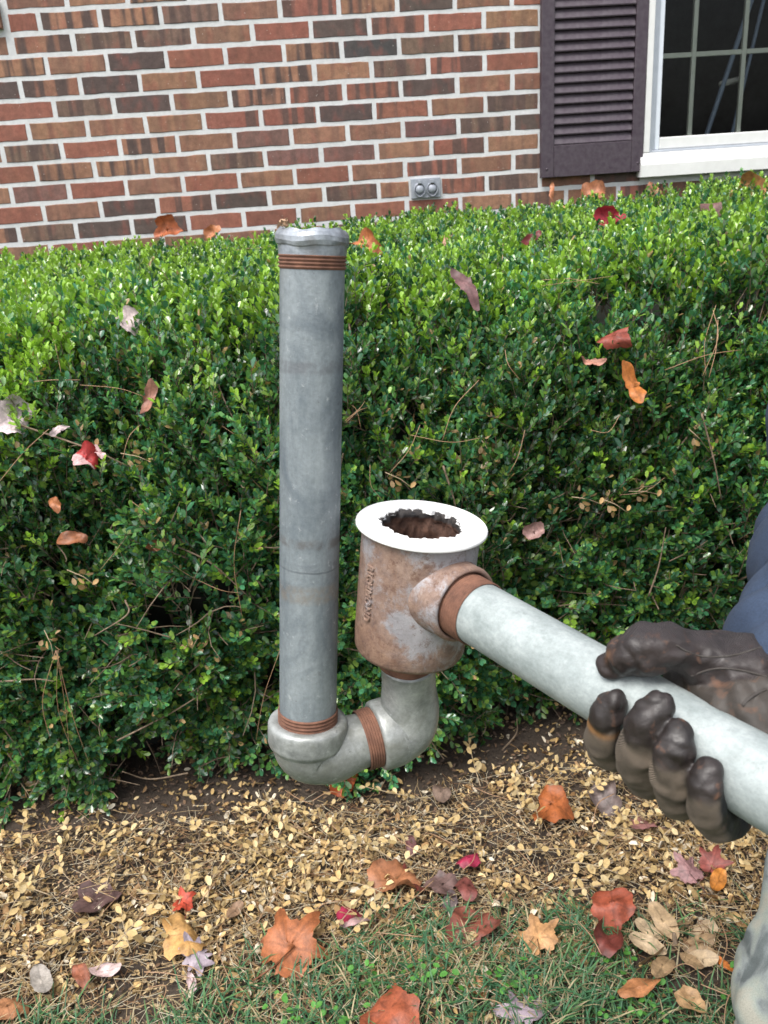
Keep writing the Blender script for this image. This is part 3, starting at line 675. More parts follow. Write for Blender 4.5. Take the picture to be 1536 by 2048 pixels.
            cc = np.where(dead[:, None], np.array([.46, .31, .15])*rng.uniform(.6, 1.15, (n, 1)), cc)
            Ct.append(cc); Sid.append(np.arange(n))
    B = np.concatenate(Bs); X = np.concatenate(Xs); Nn = np.concatenate(Ns); S = np.concatenate(Sz); Cc = np.concatenate(Ct); Sid = np.concatenate(Sid)
    kp = rng.random(len(B)) < 0.93
    B, X, Nn, S, Cc = B[kp], X[kp], Nn[kp], S[kp], Cc[kp]
    # never poke through the bricks
    ok = (B[:, 1]+S < WY-0.05); B, X, Nn, S, Cc = B[ok], X[ok], Nn[ok], S[ok], Cc[ok]
    # the 300 leaves that show largest become objects of their own
    px, py, z = to_px(B + X*(S*.5)[:, None])
    vd = unit(B-np.array(CPOS)); Yx = unit(np.cross(Nn, unit(X))); Zx = np.cross(unit(X), Yx)
    face = np.abs((vd*Zx).sum(1))
    outer = (B[:, 1] < 1.485+0.02*0) | ((B[:, 2] > 0.99) & (B[:, 1] < 1.9))
    inf = (px > 10) & (px < 1526) & (py > 350) & (py < 1640) & ~((px > 540) & (px < 1000) & (py > 440) & (py < 1600)) & ~((px > 1100) & (py > 1200))
    score = np.where(inf & outer, S*face/z, 0); idx = np.argsort(-score)[:300]
    sel = np.zeros(len(B), bool); sel[idx] = True
    V, F = leaf_mesh_arrays(B[~sel], X[~sel], Nn[~sel], S[~sel], 1.0, LT4, LF4)
    o = link(bpy.data.objects.new('foliage', np_mesh('foliage', V, F, M_LEAF, {'tint': tint_arr(Cc[~sel], 6)}))); hch(o); o['kind'] = 'stuff'
    # shared leaf meshes in a few tints
    tints = [(.034, .115, .045), (.050, .15, .052), (.080, .20, .050), (.16, .26, .055), (.18, .33, .05), (.26, .45, .05), (.42, .30, .16)]
    meshes = []
    for c in tints:
        v, f = leaf_mesh_arrays(np.zeros((1, 3)), np.array([[1., 0, 0]]), np.array([[0, 0, 1.]]), np.ones(1)); meshes.append(np_mesh('leaf', v, f, M_LEAF, {'tint': tint_arr(np.array([c]))}))
    tt = np.array(tints)
    for i in idx:
        k = int(np.argmin(((tt-Cc[i])**2).sum(1))); o = bpy.data.objects.new('leaf', meshes[k]); COL.objects.link(o)
        xx = Vector(unit(X[i])); yy = Vector(Yx[i]); zz = Vector(Zx[i]); M = Matrix((xx, yy, zz)).transposed().to_4x4(); s_ = float(S[i])
        M = Matrix.Translation(Vector(B[i])) @ M @ Matrix.Diagonal((s_, s_, s_, 1)); o.matrix_local = M; hch(o)
    # green and brown shoots carrying the leaves (three sided)
    a = unit(np.cross(D, np.array([.3, .5, .8]))); b = np.cross(D, a); rings = []
    for f, r in ((-.25, .0013), (.5, .0009), (1.0, .0005)):
        c = root + D*(Ls*f)[:, None]
        for k in range(3):
            th = 2*math.pi*k/3; rings.append(c + (a*math.cos(th)+b*math.sin(th))*r)
    V = np.stack(rings, 1).reshape(-1, 3); base = (np.arange(n)*9)[:, None, None]
    q = np.array([(i*3+k, i*3+(k+1) % 3, (i+1)*3+(k+1) % 3, (i+1)*3+k) for i in range(2) for k in range(3)])
    o = link(bpy.data.objects.new('shoots', np_mesh('shoots', V, (q[None]+base).reshape(-1, 4), M_BARK))); hch(o); o['kind'] = 'stuff'
    # added near-black mass deep inside, its colour standing in for the hedge's inner shade
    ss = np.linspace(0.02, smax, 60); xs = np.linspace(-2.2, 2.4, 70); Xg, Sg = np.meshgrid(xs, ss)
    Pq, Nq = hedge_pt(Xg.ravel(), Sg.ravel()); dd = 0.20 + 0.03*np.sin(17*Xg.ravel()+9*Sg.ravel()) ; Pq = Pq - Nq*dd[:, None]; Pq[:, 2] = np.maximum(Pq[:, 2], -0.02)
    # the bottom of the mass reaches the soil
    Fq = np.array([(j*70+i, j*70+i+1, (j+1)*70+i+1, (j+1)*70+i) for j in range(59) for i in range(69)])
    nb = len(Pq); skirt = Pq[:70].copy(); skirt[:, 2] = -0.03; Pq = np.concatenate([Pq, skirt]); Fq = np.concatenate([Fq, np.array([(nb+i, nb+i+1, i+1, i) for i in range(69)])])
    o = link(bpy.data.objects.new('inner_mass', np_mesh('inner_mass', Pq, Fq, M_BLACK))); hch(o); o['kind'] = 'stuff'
make_hedge()
def bare_twigs():
    n = 900; x = rng.uniform(-1.0, 1.1, n); s = rng.uniform(0.0, 0.62, n)**1.0; P, N = hedge_pt(x, s); root = P - N*rng.uniform(.0, .09, n)[:, None]
    D = unit(N*.55 + rng.normal(0, .6, (n, 3)) + np.array([0, 0, .15])); L = rng.uniform(.03, .11, n); k1 = rng.normal(0, .18, (n, 3)); a = unit(np.cross(D, np.array([.3, .5, .8]))); b = np.cross(D, a); rings = []
    for f, r in ((-.3, .0015), (.2, .0012), (.6, .0010), (1.0, .0006)):
        c = root + D*(L*f)[:, None] + k1*(L*f*f)[:, None]
        for k in range(4):
            th = 2*math.pi*k/4; rings.append(c + (a*math.cos(th)+b*math.sin(th))*r)
    V = np.stack(rings, 1).reshape(-1, 3); q = np.array([(i*4+k, i*4+(k+1) % 4, (i+1)*4+(k+1) % 4, (i+1)*4+k) for i in range(3) for k in range(4)])
    o = link(bpy.data.objects.new('bare_twigs', np_mesh('bare_twigs', V, (q[None]+(np.arange(n)*16)[:, None, None]).reshape(-1, 4), M_BARK))); hch(o); o['kind'] = 'stuff'
bare_twigs()
def hedge_branches():
    for k in range(85):
        x0 = random.uniform(-1.0, 1.1); s1 = random.uniform(0.05, 0.85)
        x1 = x0 + random.gauss(0, .16)
        P, N = hedge_pt(np.array([x1]), np.array([s1])); e = P[0] - N[0]*random.uniform(-0.005, 0.05)
        st = np.array([x0, random.uniform(1.72, 1.85), random.uniform(0.0, 0.35)*min(1, e[2])])
        pts = []
        for i in range(6):
            f = i/5; p = st*(1-f)+e*f + np.array([random.gauss(0, .012), random.gauss(0, .012), 0.05*math.sin(f*math.pi)+random.gauss(0, .010)]); pts.append((*p, (1-f)*0.0042+0.0013))
        v, f = sweep_vf(catmull(pts, 4), 6, 0, 'flat'); hch(mesh_obj('branch', v, f, M_BARK))
    for (a, b, c) in (((880, 930), (905, 1010), (912, 1090)), ((1290, 1190), (1315, 1130), (1330, 1060)), ((30, 860), (190, 905), (250, 930)), ((410, 640), (440, 760), (500, 900)), ((700, 620), (703, 690), (690, 780)), ((1410, 830), (1430, 930), (1445, 1000)),
                      ((250, 1200), (255, 1230), (180, 1268)), ((330, 1080), (420, 1130), (500, 1200)), ((0, 1360), (70, 1365), (115, 1360)), ((385, 1550), (300, 1560), (245, 1545)), ((240, 1480), (330, 1420), (400, 1390)), ((1015, 1500), (1030, 1470), (1035, 1440)), ((410, 1640), (380, 1720), (330, 1800))):
        pts = []
        for q, r in zip((a, b, c), (.0020, .0016, .0009)):
            h = hedge_hit(q[0]+random.gauss(0, 6), q[1]+random.gauss(0, 6), random.uniform(0.0, 0.03)); pts.append((*h, r))
        v, f = sweep_vf(catmull(pts, 6), 6, 0, 'flat'); hch(mesh_obj('branch', v, f, M_BARK))
hedge_branches()

# ------------------------------------------------------------------ litter and grass
def litter():
    n = 46000
    x = rng.uniform(-1.35, 1.5, n); y = rng.uniform(0.80, 1.80, n)
    dens = np.interp(y, [.8, .98, 1.06, 1.18, 1.36, 1.47, 1.60, 1.8], [.03, .10, .45, 1.0, .95, .55, .22, .12])
    ed = 0.05*np.sin(4*x+1)+.03*np.sin(11*x)
    dens = np.interp(y+ed, [.8, .98, 1.06, 1.18, 1.36, 1.47, 1.60, 1.8], [.03, .10, .5, 1.0, .95, .45, .13, .06])
    pn = np.sin(9*x+2*y)+np.sin(14*y-6*x+1)+np.sin(23*x+17*y); dens *= np.clip(.72+.36*pn, .06, 1.25)
    bare = np.exp(-(((x-0.42)/.10)**2+((y-1.26)/.06)**2)) + np.exp(-(((x+0.28)/.12)**2+((y-1.33)/.05)**2)); dens *= 1-.75*np.clip(bare, 0, 1)
    kp = rng.random(n) < dens; x, y = x[kp], y[kp]; n = len(x)
    th = rng.uniform(0, 2*math.pi, n); tilt = rng.normal(0, .6, (n, 2))
    X = np.stack([np.cos(th), np.sin(th), tilt[:, 0]], -1); N = np.stack([tilt[:, 1]*np.sin(th), -tilt[:, 1]*np.cos(th), np.ones(n)], -1)
    N = unit(N + rng.normal(0, .2, (n, 3)))*np.where(rng.random((n, 1)) < .35, -1, 1)
    mound = 0.022*np.clip(dens[kp] if False else np.interp(y, [1.0, 1.2, 1.4, 1.6], [0, 1, .8, .1]), 0, 1)
    B = np.stack([x, y, lump(x, y)+.004+rng.random(n)*mound], -1)
    S = rng.uniform(.006, .0205, n); r = rng.random((n, 1))
    cc = np.where(r < .5, np.array([.47, .32, .14]), np.where(r < .74, np.array([.58, .44, .23]), np.where(r < .91, np.array([.27, .16, .07]), np.array([.68, .60, .46]))))*rng.uniform(.6, 1.15, (n, 1))
    V, F = leaf_mesh_arrays(B, X, N, S, rng.uniform(.55, 1.15, n), LT4, LF4, fold=rng.uniform(-2.5, 5.5, n))
    o = link(bpy.data.objects.new('leaf_litter', np_mesh('leaf_litter', V, F, M_DRY, {'tint': tint_arr(cc, 6)}))); tag(o, 'carpet of small tan fallen boxwood leaves below the hedge', 'leaf litter', kind='stuff')
    # dark decayed crumbs on the soil
    n = 30000; x = rng.uniform(-1.2, 1.3, n); y = np.where(np.arange(n) < 13000, rng.uniform(.85, 1.85, n), 1.02+.48*rng.beta(1.6, 1.6, n)); th = rng.uniform(0, 2*math.pi, n)
    X = np.stack([np.cos(th), np.sin(th), rng.normal(0, .4, n)], -1); N = unit(np.stack([rng.normal(0, .5, n), rng.normal(0, .5, n), np.ones(n)], -1))
    V, F = leaf_mesh_arrays(np.stack([x, y, lump(x, y)+.002+rng.random(n)*.012], -1), X, N, np.where(np.arange(n) < 13000, rng.uniform(.004, .014, n), rng.uniform(.004, .011, n)), rng.uniform(.4, 1.2, n), LT4, LF4, fold=rng.uniform(-3, 5, n)); r = rng.random((n, 1))
    cc = np.where(r < .5, np.array([.085, .055, .038]), np.where(r < .8, np.array([.16, .10, .06]), np.array([.24, .17, .11])))*rng.uniform(.6, 1.2, (n, 1))
    cc = np.where((np.arange(n) < 13000)[:, None], cc, np.where(r < .5, np.array([.42, .30, .15]), np.where(r < .8, np.array([.55, .43, .26]), np.array([.24, .15, .08])))*rng.uniform(.6, 1.15, (n, 1)))
    o = link(bpy.data.objects.new('soil_crumbs', np_mesh('soil_crumbs', V, F, M_DRY, {'tint': tint_arr(cc, 6)}))); tag(o, 'brown and straw coloured leaf crumbs strewn over the soil at the hedge foot', 'soil debris', kind='stuff')
    # thin dry stalks and needle scraps lying through it
    n = 8500; x = rng.uniform(-1.2, 1.3, n); y = .85+.66*rng.beta(1.6, 1.5, n); th = rng.uniform(0, 2*math.pi, n); L = rng.uniform(.015, .075, n)
    d = np.stack([np.cos(th), np.sin(th), rng.normal(0, .10, n)], -1); c = np.stack([x, y, lump(x, y)+.010+rng.random(n)*.012], -1)
    sdv = np.stack([-np.sin(th), np.cos(th), np.zeros(n)], -1); u = np.array([0, 0, 1.0]); rings = []
    for f in (-.5, .1, .5):
        cc_ = c + d*(L*f)[:, None] + sdv*(L*.06*(1-4*f*f))[:, None]
        for k in range(3):
            a = 2*math.pi*k/3; rings.append(cc_ + (sdv*math.cos(a)+u*math.sin(a))*.00055)
    V = np.stack(rings, 1).reshape(-1, 3); q = np.array([(i*3+k, i*3+(k+1) % 3, (i+1)*3+(k+1) % 3, (i+1)*3+k) for i in range(2) for k in range(3)])
    F = (q[None]+(np.arange(n)*9)[:, None, None]).reshape(-1, 4); r = rng.random((n, 1))
    cc = np.where(r < .5, np.array([.40, .29, .16]), np.where(r < .72, np.array([.22, .12, .06]), np.array([.50, .44, .32])))
    o = link(bpy.data.objects.new('dry_stalks', np_mesh('dry_stalks', V, F, M_DRY, {'tint': tint_arr(cc, 9)}))); tag(o, 'scattered thin dry stalks strewn through the tan leaf litter', 'stalks', kind='stuff')
litter()
def grass():
    n = 44000; x = rng.uniform(-1.1, 1.25, n); y = rng.uniform(.55, 1.22, n)
    edge = 1.07 + .09*np.clip((x+.32)/.2, 0, 1) + .02*np.sin(9*x+.5)+.015*np.sin(23*x); dens = np.clip((edge-y)/.07, 0, 1)
    pn = np.sin(8*x+5*y)+np.sin(19*x-13*y+2)+np.sin(37*y+11*x); rightp = np.clip((x-.18)/.2, 0, 1)
    dens *= np.clip(.85+.2*pn-.55*rightp+.25*pn*rightp, .05, 1); kp = rng.random(n) < dens; x, y = x[kp], y[kp]; n = len(x)
    th = rng.uniform(0, 2*math.pi, n); H = rng.uniform(.018, .055, n); lean = rng.uniform(.3, 1.5, n)
    d = np.stack([np.cos(th), np.sin(th), np.zeros(n)], -1); sv = np.stack([-np.sin(th), np.cos(th), np.zeros(n)], -1); u = np.array([0, 0, 1.0]); b = np.stack([x, y, lump(x, y)-.002], -1)
    w = rng.uniform(.0009, .0018, n); vs = []
    for f, ww in ((0, 1), (.45, .95), (.8, .65)):
        c = b + u*(H*(f-.25*lean*f*f))[:, None] + d*(H*lean*f*f)[:, None]
        vs += [c-sv*(w*ww)[:, None], c+sv*(w*ww)[:, None]]
    vs.append(b + u*(H*(1-.30*lean))[:, None] + d*(H*lean)[:, None])
    V = np.stack(vs, 1).reshape(-1, 3); F = np.array([(0,1,3), (0,3,2), (2,3,5), (2,5,4), (4,5,6)]); F = (F[None]+(np.arange(n)*7)[:, None, None]).reshape(-1, 3)
    r = rng.random((n, 1)); cc = np.where(r < .45, np.array([.055, .15, .072]), np.where(r < .76, np.array([.09, .185, .07]), np.where(r < .82, np.array([.10, .19, .10]), np.array([.36, .30, .18]))))*rng.uniform(.7, 1.25, (n, 1))
    o = link(bpy.data.objects.new('grass', np_mesh('grass', V, F, M_GRASS, {'tint': tint_arr(cc, 7)}))); tag(o, 'short green lawn grass mixed with dry straw in front of the litter', 'grass', kind='stuff')
    # little broad leaved weeds among the grass
    n = 260; x = rng.uniform(-.9, 1.0, n); y = rng.uniform(.75, 1.07, n); cl = rng.integers(0, 14, n); cx = rng.uniform(-.5, .7, 14); cy = rng.uniform(.85, 1.05, 14)
    x = cx[cl]+rng.normal(0, .022, n); y = cy[cl]+rng.normal(0, .022, n); th = rng.uniform(0, 2*math.pi, n)
    X = np.stack([np.cos(th), np.sin(th), rng.uniform(.1, .5, n)], -1); N = np.stack([rng.normal(0, .2, n), rng.normal(0, .2, n), np.ones(n)], -1)
    V, F = leaf_mesh_arrays(np.stack([x, y, lump(x, y)+rng.uniform(.012, .03, n)], -1), X, N, rng.uniform(.008, .014, n), 1.3)
    o = link(bpy.data.objects.new('weed_leaves', np_mesh('weed_leaves', V, F, M_GRASS, {'tint': tint_arr(np.tile([.09, .26, .05], (n, 1))*rng.uniform(.8, 1.2, (n, 1)))}))); tag(o, 'small bright green broad weed leaves sprouting in the lawn', 'weeds', kind='stuff')
grass()
def dead_sprigs():
    meshes = []
    for v in range(6):
        r = np.random.default_rng(50+v); L = r.uniform(.08, .13); np_ = 9; t = np.linspace(.12, 1, np_)
        bend = r.normal(0, .25); cen = np.stack([t*L, bend*L*t*t, .006+.008*np.sin(t*3)], -1)
        B, X, N, S = [], [], [], []
        for j in range(np_):
            for sg in (-1, 1):
                if r.random() < .32: continue
                a = sg*r.uniform(.2, 1.5)+2*bend*t[j]+r.normal(0, .3); B.append(cen[j]); X.append([math.cos(a), math.sin(a), r.normal(.1, .4)]); N.append([r.normal(0, .6), r.normal(0, .6), 1]); S.append(r.uniform(.012, .021))
        V, F = leaf_mesh_arrays(np.array(B), np.array(X), np.array(N), np.array(S))
        cc = np.where(r.random((len(B), 1)) < .6, np.array([.47, .34, .155]), np.array([.56, .44, .24]))*r.uniform(.8, 1.1, (len(B), 1)); tn = tint_arr(cc)
        sv, sf = sweep_vf([(0, 0, .004, .0012)]+[(*c, .0009) for c in cen], 5, len(V), 'flat'); sv = np.array([tuple(q) for q in sv]); tri = []
        for q in sf: tri += [(q[0], q[i], q[i+1]) for i in range(1, len(q)-1)]
        V2 = np.concatenate([V, sv]); F2 = np.concatenate([F, np.array(tri)]); tn = np.concatenate([tn, np.tile([.36, .28, .18, 1], (len(sv), 1))])
        meshes.append(np_mesh('dead_sprig', V2, F2, M_DRY, {'tint': tn}))
    for k in range(80):
        x = random.uniform(-.85, 1.0); y = random.choice([random.uniform(1.10, 1.48), random.uniform(1.18, 1.42)])
        o = bpy.data.objects.new('dead_sprig', meshes[k % 6]); COL.objects.link(o); o.location = (x, y, float(lump(np.array(x), np.array(y)))+.012+random.random()*.014)
        o.rotation_euler = (random.gauss(0, .15), random.gauss(-.10, .15), random.uniform(0, 6.28)); k_ = random.uniform(.8, 1.15); o.scale = (k_,)*3
        tag(o, 'dried tan boxwood sprig with papery leaves lying on the leaf litter', 'twig', 'dried boxwood sprigs on the ground')
    clumps = []
    for v in range(5):
        r = np.random.default_rng(80+v); k = int(r.integers(5, 9)); B = r.normal(0, 1, (k, 3))*np.array([.016, .008, .006]); X = unit(r.normal(0, 1, (k, 3))+np.array([.6, 0, 0])); N = unit(r.normal(0, .6, (k, 3))+np.array([0, 0, 1]))
        V, F = leaf_mesh_arrays(B, X, N, r.uniform(.014, .022, k)); cc = np.where(r.random((k, 1)) < .6, np.array([.42, .27, .12]), np.array([.52, .36, .20]))*r.uniform(.7, 1.1, (k, 1)); tn = tint_arr(cc)
        sv, sf = sweep_vf([(-.03, 0, -.004, .0009), (0, .002, -.001, .0009), (.03, -.003, .002, .0007)], 5, len(V), 'flat'); sv = np.array([tuple(q) for q in sv]); tri = [(q[0], q[i], q[i+1]) for q in sf for i in range(1, len(q)-1)]
        clumps.append(np_mesh('dead_sprig', np.concatenate([V, sv]), np.concatenate([F, np.array(tri)]), M_DRY, {'tint': np.concatenate([tn, np.tile([.36, .28, .18, 1], (len(sv), 1))])}))
    for (px, py, rz) in ((275, 915, .4), (170, 890, .1), (975, 900, 1.2), (975, 960, 1.4), (1175, 1000, .2), (100, 1290, 1.6), (55, 1590, 1.3), (165, 1155, .6), (800, 960, .3), (1290, 985, .2), (1400, 880, .9), (540, 995, .5), (250, 720, -1.0), (390, 1290, -1.1), (1230, 1010, .4)):
        p = hedge_hit(px, py, -.006); o = bpy.data.objects.new('dead_sprig', clumps[(px+py) % 5]); COL.objects.link(o); o.location = p
        o.rotation_euler = (math.radians(75)+random.gauss(0, .2), random.gauss(rz, .2), 0); o.scale = (1.0,)*3
        tag(o, 'dried tan boxwood sprig with papery leaves caught in the green hedge', 'twig', 'dried boxwood sprigs caught in the hedge')
dead_sprigs()

# ------------------------------------------------------------------ fallen tree leaves
def leaf_outline(kind, a, r):
    if kind == 'maple':
        q = 0
        for c, w, h in ((0, .46, 1.0), (.98, .40, .92), (-.98, .40, .95), (1.95, .38, .62), (-1.95, .38, .66)): q = max(q, h*math.exp(-abs((a-c)/w)**1.7))
        return (max(.55, q)*(1+.05*math.sin(17*a)+.04*math.sin(29*a+1)))*.62 if abs(a) < 2.85 else .24
    if kind == 'tulip':
        return .56*(1+.13*math.cos(3*a+r[0])+.10*math.cos(5*a+r[1])+.06*math.cos(2*a+r[2])+.045*math.sin(9*a+r[3])+.03*math.sin(19*a+r[0]*3))
    if kind == 'oak':
        e = 1/math.sqrt((math.cos(a)/.62)**2+(math.sin(a)/.34)**2); return e*(1+.26*math.cos(9*a+.3*math.sin(a)))
    if kind == 'round': return .5*(1+.05*math.sin(7*a+r[0])+.07*math.cos(3*a+r[1])+.03*math.sin(15*a))
    if kind == 'oval': return 1/math.sqrt((math.cos(a)/.58)**2+(math.sin(a)/.27)**2)*(1+.03*math.sin(5*a+r[0])+.02*math.sin(13*a))
    if kind == 'strip': return 1/math.sqrt((math.cos(a)/.62)**2+(math.sin(a)/.17)**2)*(1+.12*math.sin(6*a+r[0])+.06*math.sin(11*a))
def fallen_leaf(name, kind, size, col, seed, curl=1.0, col2=None):
    r = random.Random(seed); n, m = 60, 9; V, tint = [(0, 0, 0)], [np.array(col)]; ph4 = [r.uniform(0, 6.28) for _ in range(4)]
    axes = {'maple': (0, .98, -.98, 1.95, -1.95), 'tulip': (0, .8, -.8, 2.2, -2.2)}.get(kind, (0, math.pi))
    psi = r.uniform(0, math.pi) if kind not in ('oval', 'strip') else math.pi/2+r.gauss(0, .3); kk = curl*r.uniform(1.3, 3.2)*r.choice((-1, 1, 1)); k2 = curl*r.uniform(.4, 1.4)*r.choice((-1, 1)); ph = r.uniform(0, 6); off = r.uniform(-.2, .2)
    cp_, sp_ = math.cos(psi), math.sin(psi)
    for j in range(1, m+1):
        for i in range(n):
            a = -math.pi+2*math.pi*i/n; R = leaf_outline(kind, a, ph4)*(1+r.uniform(-.015, .015)); f = j/m; x, y = R*f*math.cos(a), R*f*math.sin(a)
            z = .05*curl*math.sin(7*x+ph)*math.sin(8*y+ph*2)*(1+f) + .03*math.sin(11*x-5*y+ph)*curl*f + .025*math.sin(4*x+14*y+2*ph)*curl*f - .10*abs(y)*curl
            u, w = x*cp_+y*sp_-off, -x*sp_+y*cp_
            ke = kk*(1+.8*w*math.sin(ph)); ke = ke if abs(ke) > .05 else .05
            uu, zz = math.sin(ke*u)/ke, (1-math.cos(ke*u))/ke + z*math.cos(ke*u); ww, z3 = math.sin(k2*w)/k2, (1-math.cos(k2*w))/k2
            V.append((uu*cp_-ww*sp_, uu*sp_+ww*cp_, zz+z3))
            vein = min(abs((a-q+math.pi) % (2*math.pi)-math.pi)*f for q in axes)
            k = .72 if vein < .04 and f > .15 else 1.0
            base = np.array(col2 if (col2 is not None and x*math.cos(ph)+y*math.sin(ph) > .12) else col)
            tint.append(base*k*(1-.25*f*f*abs(math.sin(3*a+ph))))
    F = [(0, 1+i, 1+(i+1) % n) for i in range(n)]
    for j in range(m-1):
        for i in range(n):
            a, b, c, d = 1+j*n+i, 1+j*n+(i+1) % n, 1+(j+1)*n+(i+1) % n, 1+(j+1)*n+i; F += [(a, d, c), (a, c, b)]
    st, sf = sweep_vf([(-.02, 0, .004, .012), (-.35, .03, .02, .010), (-.62, .10, .05, .011)], 5, len(V), 'flat')
    tri = [(q[0], q[i], q[i+1]) for q in sf for i in range(1, len(q)-1)]
    if kind == 'maple' or (kind == 'tulip' and curl < .6):
        V += [tuple(q) for q in st]; F += tri; tint += [np.array(col)*.45]*len(st)
    V = np.array(V)*size; V[:, 2] -= V[:, 2].min(); T = np.concatenate([np.array(tint), np.ones((len(tint), 1))], 1)
    me = np_mesh(name, V, np.array(F), M_FALL, {'tint': T}); return bpy.data.objects.new(name, me)
OR, RD, DR, PU, TN, PK, LV, MG, GY, BR = (.36, .12, .045), (.34, .045, .028), (.16, .038, .028), (.085, .045, .045), (.46, .27, .12), (.50, .33, .30), (.34, .28, .32), (.33, .025, .065), (.26, .22, .20), (.20, .085, .04)
GL = [  # px, py, size in px, kind, colour, curl, label
 (590,1893,172,'maple',OR,.6,'large orange brown maple leaf lying at the edge of the grass'), (705,1838,92,'round',MG,.4,'magenta round leaf with a pale underside fold beside the large orange leaf'),
 (790,1765,100,'tulip',(.36,.15,.07),.9,'curled orange brown leaf on the tan litter below the drum'), (815,1760,80,'strip',DR,.8,'dark red leaf leaning on the curled orange brown leaf'),
 (940,1722,52,'round',MG,.8,'small crumpled magenta leaf on the tan litter'), (940,1775,75,'oval',(.20,.06,.05),.7,'dull red leaf just below the small magenta one'),
 (945,1852,95,'tulip',(.24,.075,.05),.8,'dark red pointed leaf where litter meets grass'), (1078,1872,105,'maple',(.50,.27,.12),.5,'pale orange tan maple leaf flat on the straw'),
 (1226,1812,82,'tulip',(.30,.07,.035),.9,'red brown crumpled leaf on the litter under the gloved hand'), (1212,1880,72,'tulip',DR,.9,'dark wine red leaf below the red brown crumpled one'),
 (195,1795,85,'tulip',(.12,.07,.065),.5,'dark purple brown leaf on bare soil and litter'), (368,1812,66,'maple',(.50,.075,.04),.9,'bright scarlet curled leaf on the tan litter'),
 (360,1880,95,'tulip',(.50,.28,.10),.7,'yellow tan mottled leaf beneath the scarlet one'), (395,1905,75,'oak',LV,.7,'grey lavender ragged leaf over the yellow tan leaf'),
 (153,1945,62,'oval',(.26,.09,.05),.7,'rust brown narrow leaf standing in the litter'), (80,1952,82,'oval',(.40,.36,.32),.4,'long pale grey leaf lying in the litter'),
 (212,1930,60,'oval',(.60,.44,.42),.7,'pinkish white leaf scrap in the litter'), (388,1955,40,'oval',(.62,.46,.46),.6,'tiny pale pink leaf beside the grass'),
 (785,2032,115,'tulip',(.32,.085,.04),.7,'rust red leaf resting in the lawn grass'), (953,1966,52,'round',(.42,.19,.075),.7,'small orange tan leaf on the grass'),
 (1280,1970,88,'oval',(.40,.17,.07),.6,'smooth orange brown oval leaf below the dried leaf whorl'), (1380,1998,66,'round',(.52,.32,.16),.6,'pale peach leaf on the straw by the trouser leg'),
 (1060,2020,108,'oak',(.33,.26,.30),.6,'lavender lobed oak leaf on the lawn'), (1282,1640,82,'maple',(.34,.16,.15),.6,'dusty pink maple leaf on the litter below the glove'),
 (1105,1622,80,'tulip',(.34,.10,.03),.6,'burnt orange leaf on dark soil under the hedge'), (1205,1592,72,'tulip',(.17,.13,.12),1.1,'grey brown curled leaf at the hedge foot'),
 (1375,1742,80,'maple',(.33,.18,.18),.7,'mauve maple leaf on the litter right of the gloved hand'), (1422,1732,75,'maple',(.28,.075,.06),.7,'brick red leaf lapping over the mauve one'),
 (1445,1757,62,'oval',(.58,.22,.04),.6,'bright orange leaf on top of the brick red one'), (1452,1922,45,'strip',(.52,.16,.03),.6,'small orange leaf strip near the trouser leg'),
 (10,2015,70,'tulip',(.42,.19,.09),.6,'orange tan leaf at the lawn edge beside dry straw'), (880,1583,70,'oval',(.20,.14,.11),.6,'grey brown leaf lying under the hedge by the elbow'),
 (893,1795,58,'oval',(.17,.13,.13),.6,'grey purple leaf in the litter near the magenta leaves'), (815,1682,44,'oval',(.14,.06,.06),.7,'dark plum leaf scrap near the hedge shade'),
 (700,1790,0,'oval',BR,.6,''), (470,1812,50,'oval',(.30,.19,.12),.5,'brown oval leaf lying on soil right of the scarlet leaf'), (885,1762,60,'tulip',(.15,.09,.08),.6,'dull brown leaf partly under the dull red one'), (1490,1640,0,'oval',BR,.5,'')]
for i, (px, py, sz, kind, col, curl, lab) in enumerate(GL):
    if not lab: continue
    p = ground_at(px, py, .03); d = (p-CPOS).dot(CF); o = fallen_leaf('fallen_leaf', kind, sz/FOC*d*.95, col, 100+i, curl, (.55, .36, .36) if i == 1 else None); COL.objects.link(o)
    o.location = p + Vector((0, 0, -.012)); o.rotation_euler = (random.gauss(0, .16)+.12, random.gauss(0, .18), [0.45, 2.0, 3.0, 1.4][i % 4]+random.gauss(0, .5)); tag(o, lab, 'leaf', 'large fallen tree leaves')
